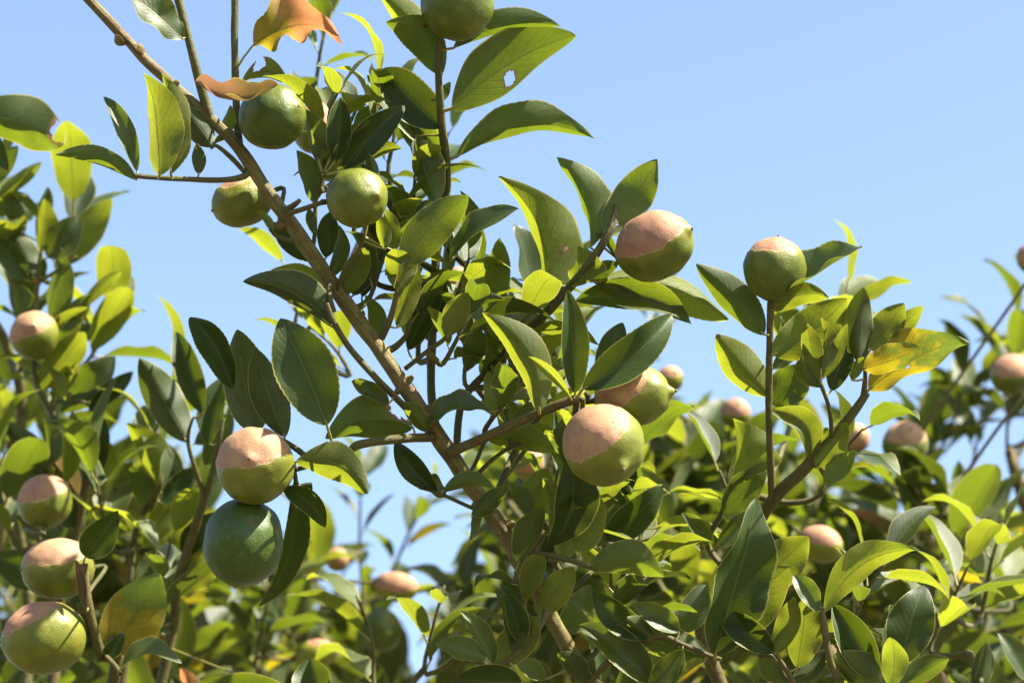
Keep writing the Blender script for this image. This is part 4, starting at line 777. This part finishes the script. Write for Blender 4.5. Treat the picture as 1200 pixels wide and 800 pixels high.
# ------------------------------------------------------------------ fruit
FR = [
    ('plain green lemon above the leaves at the top of the upright twig', 536, 5, 2.275, 44, 43, (.3, -.8, .5), None, 0, .10, None, A),
    ('plain green lemon with glossy top under the curled brown leaf', 319, 137, 2.26, 41, 38, (.75, .25, .55), None, 0, .02, (297, 158, 2.275), A),
    ('small pink-topped lemon just behind the plain green one with the curled leaf', 371, 150, 2.48, 32, 30, (.2, -.5, .6), (.1, .9, .3), .25, .3, None, A),
    ('flattish yellow-green lemon with reddish top tucked behind the diagonal branch', 284, 236, 2.31, 37, 30, (-.9, -.3, .3), (-.25, .95, .1), .70, .34, (330, 262, 2.285), A),
    ('bumpy yellow-green lemon without sunburn on a short stalk in front of the branch', 418, 232, 2.235, 38, 35, (.62, .05, .75), None, 0, .24, (378, 237, 2.235), A),
    ('pink and green lemon beside a folded leaf, at the end of the rising twig', 767, 288, 2.26, 48, 41, (.80, .36, .45), (-.42, .72, .42), .34, .22, (724, 298, 2.275), A),
    ('round green lemon with pink cap standing upright on a tall twig', 908, 315, 2.28, 38, 37, (.10, .98, .12), (-.10, .97, .10), .66, .14, (904, 353, 2.285), Ct),
    ('pointed lemon with pink stalk end, behind its rounder neighbour at the twig end', 741, 464, 2.225, 46, 36, (.93, .12, .30), (-.62, .66, .42), .38, .30, (688, 462, 2.21), A),
    ('round lemon half pink half green with small nipple, under the dark leaves', 707, 521, 2.185, 50, 48, (.38, -.46, .80), (-.52, .72, .46), .40, .30, (682, 466, 2.205), A),
    ('pink-capped lemon resting on a dark green fruit under broad dark leaves', 299, 545, 2.225, 44, 46, (-.05, .20, .97), (-.22, .93, .30), .30, .32, (345, 552, 2.25), A),
    ('dark green shaded lemon without sunburn hanging under a pink-capped one', 285, 635, 2.24, 52, 47, (-.15, -.95, .2), None, 0, -.25, (330, 575, 2.25), A),
    ('pink-topped lemon highest of the fruits on the tree with the cupped yellow leaf', 40, 393, 2.70, 33, 29, (.15, .3, .9), (-.35, .85, .30), .30, .34, (42, 418, 2.72), Bt),
    ('pink-topped lemon below a folded upright leaf, second highest above the fruit cluster', 53, 587, 2.58, 35, 32, (-.2, -.2, .9), (-.25, .92, .25), .34, .30, (52, 622, 2.56), Bt),
    ('pink-capped lemon touching the curled brown leaf, above a larger lemon', 68, 666, 2.44, 43, 36, (-.9, .0, .35), (-.10, .93, .25), .42, .28, (100, 705, 2.40), Bt),
    ('large yellow-green lemon with pink shoulder at the foot of the fruit cluster', 52, 747, 2.40, 50, 43, (-.93, -.05, .35), (-.50, .84, .1), .62, .36, (106, 735, 2.41), Bt),
    ('tiny pink-topped lemon above sunlit leaves behind the twig of the upright fruit', 862, 484, 3.1, 19, 18, (.1, .5, .6), (0, .9, .2), .1, .3, None, T3),
    ('pink-capped dark green lemon hanging among shaded leaves below the mottled yellow leaf', 1061, 520, 2.95, 28, 27, (.1, .5, .6), (0, .9, .35), .35, .1, None, T3),
    ('cream and pink elongated lemon among leaves below the fork of the stout branch', 962, 637, 2.8, 27, 22, (.8, -.3, .3), (.1, .9, .3), .30, .4, None, T3),
    ('pale pink elongated lemon beside the low gap of sky', 464, 687, 3.0, 27, 18, (.9, -.1, .2), (0, .9, .3), .1, .5, None, T1),
    ('small round pink lemon behind the hanging pair of fruits', 395, 655, 3.2, 15, 14, (.2, .3, .8), (0, .8, .5), -.1, .4, None, T1),
    ('yellow lemon deep in the low foliage beneath the hanging pair', 370, 766, 3.0, 25, 18, (.9, .2, .2), (.2, .9, .3), .8, .62, None, T1),
    ('unburnt dark green lemon in low foliage below the pale pink elongated one', 447, 738, 3.1, 26, 24, (.2, -.8, .4), None, 0, .05, None, T1),
    ('pink and dark green lemon on the outermost shaded twig against the sky', 1187, 438, 2.95, 28, 24, (-.8, -.1, .4), (-.1, .9, .4), .28, .1, None, T3),
    ('small shaded purplish lemon high above the outermost shaded twig', 1208, 302, 2.95, 18, 17, (0, .6, .4), (0, .5, .8), .1, .1, None, T3),
    ('yellowish lemon behind the tall folded leaf with a brown spot', 662, 302, 2.55, 26, 20, (.2, .9, .3), (.2, .9, .2), .55, .5, None, A),
    ('small pink lemon behind the upright twig beside the diagonal branch', 538, 330, 2.6, 18, 18, (.2, .5, .6), (0, .8, .4), .1, .3, None, A),
    ('orange-pink lemon beneath the rosette of broad dark and lime leaves', 1083, 802, 2.5, 30, 24, (.5, .2, .6), (0, .9, .3), -.1, .5, None, Ct),
    ('pale little lemon against the sky behind the pointed fruit', 785, 444, 3.0, 17, 16, (.3, .4, .7), (0, .9, .2), .4, .4, None, T2),
    ('small reddish lemon in shade close beside the fork of the stout branch', 1002, 513, 3.0, 20, 18, (.2, .3, .8), (0, .6, .7), .1, .15, None, T3),
    ('pinkish lemon behind the side twig that bears the half pink fruit', 618, 542, 2.7, 22, 20, (.2, .3, .8), (0, .8, .5), .0, .4, None, T2),
]
for i, (lab, x, y, d, a, b, ax, pd, thr, rp, stk, tr) in enumerate(FR):
    make_fruit(lab, x, y, d, a, b, ax, pd, thr, rp, stk, tr, seed=i, res=(64, 48) if d < 2.7 else (28, 20), nip=0.17 if i in (7, 8) else 0.10 if i in (4, 5, 9, 11) else 0.035)
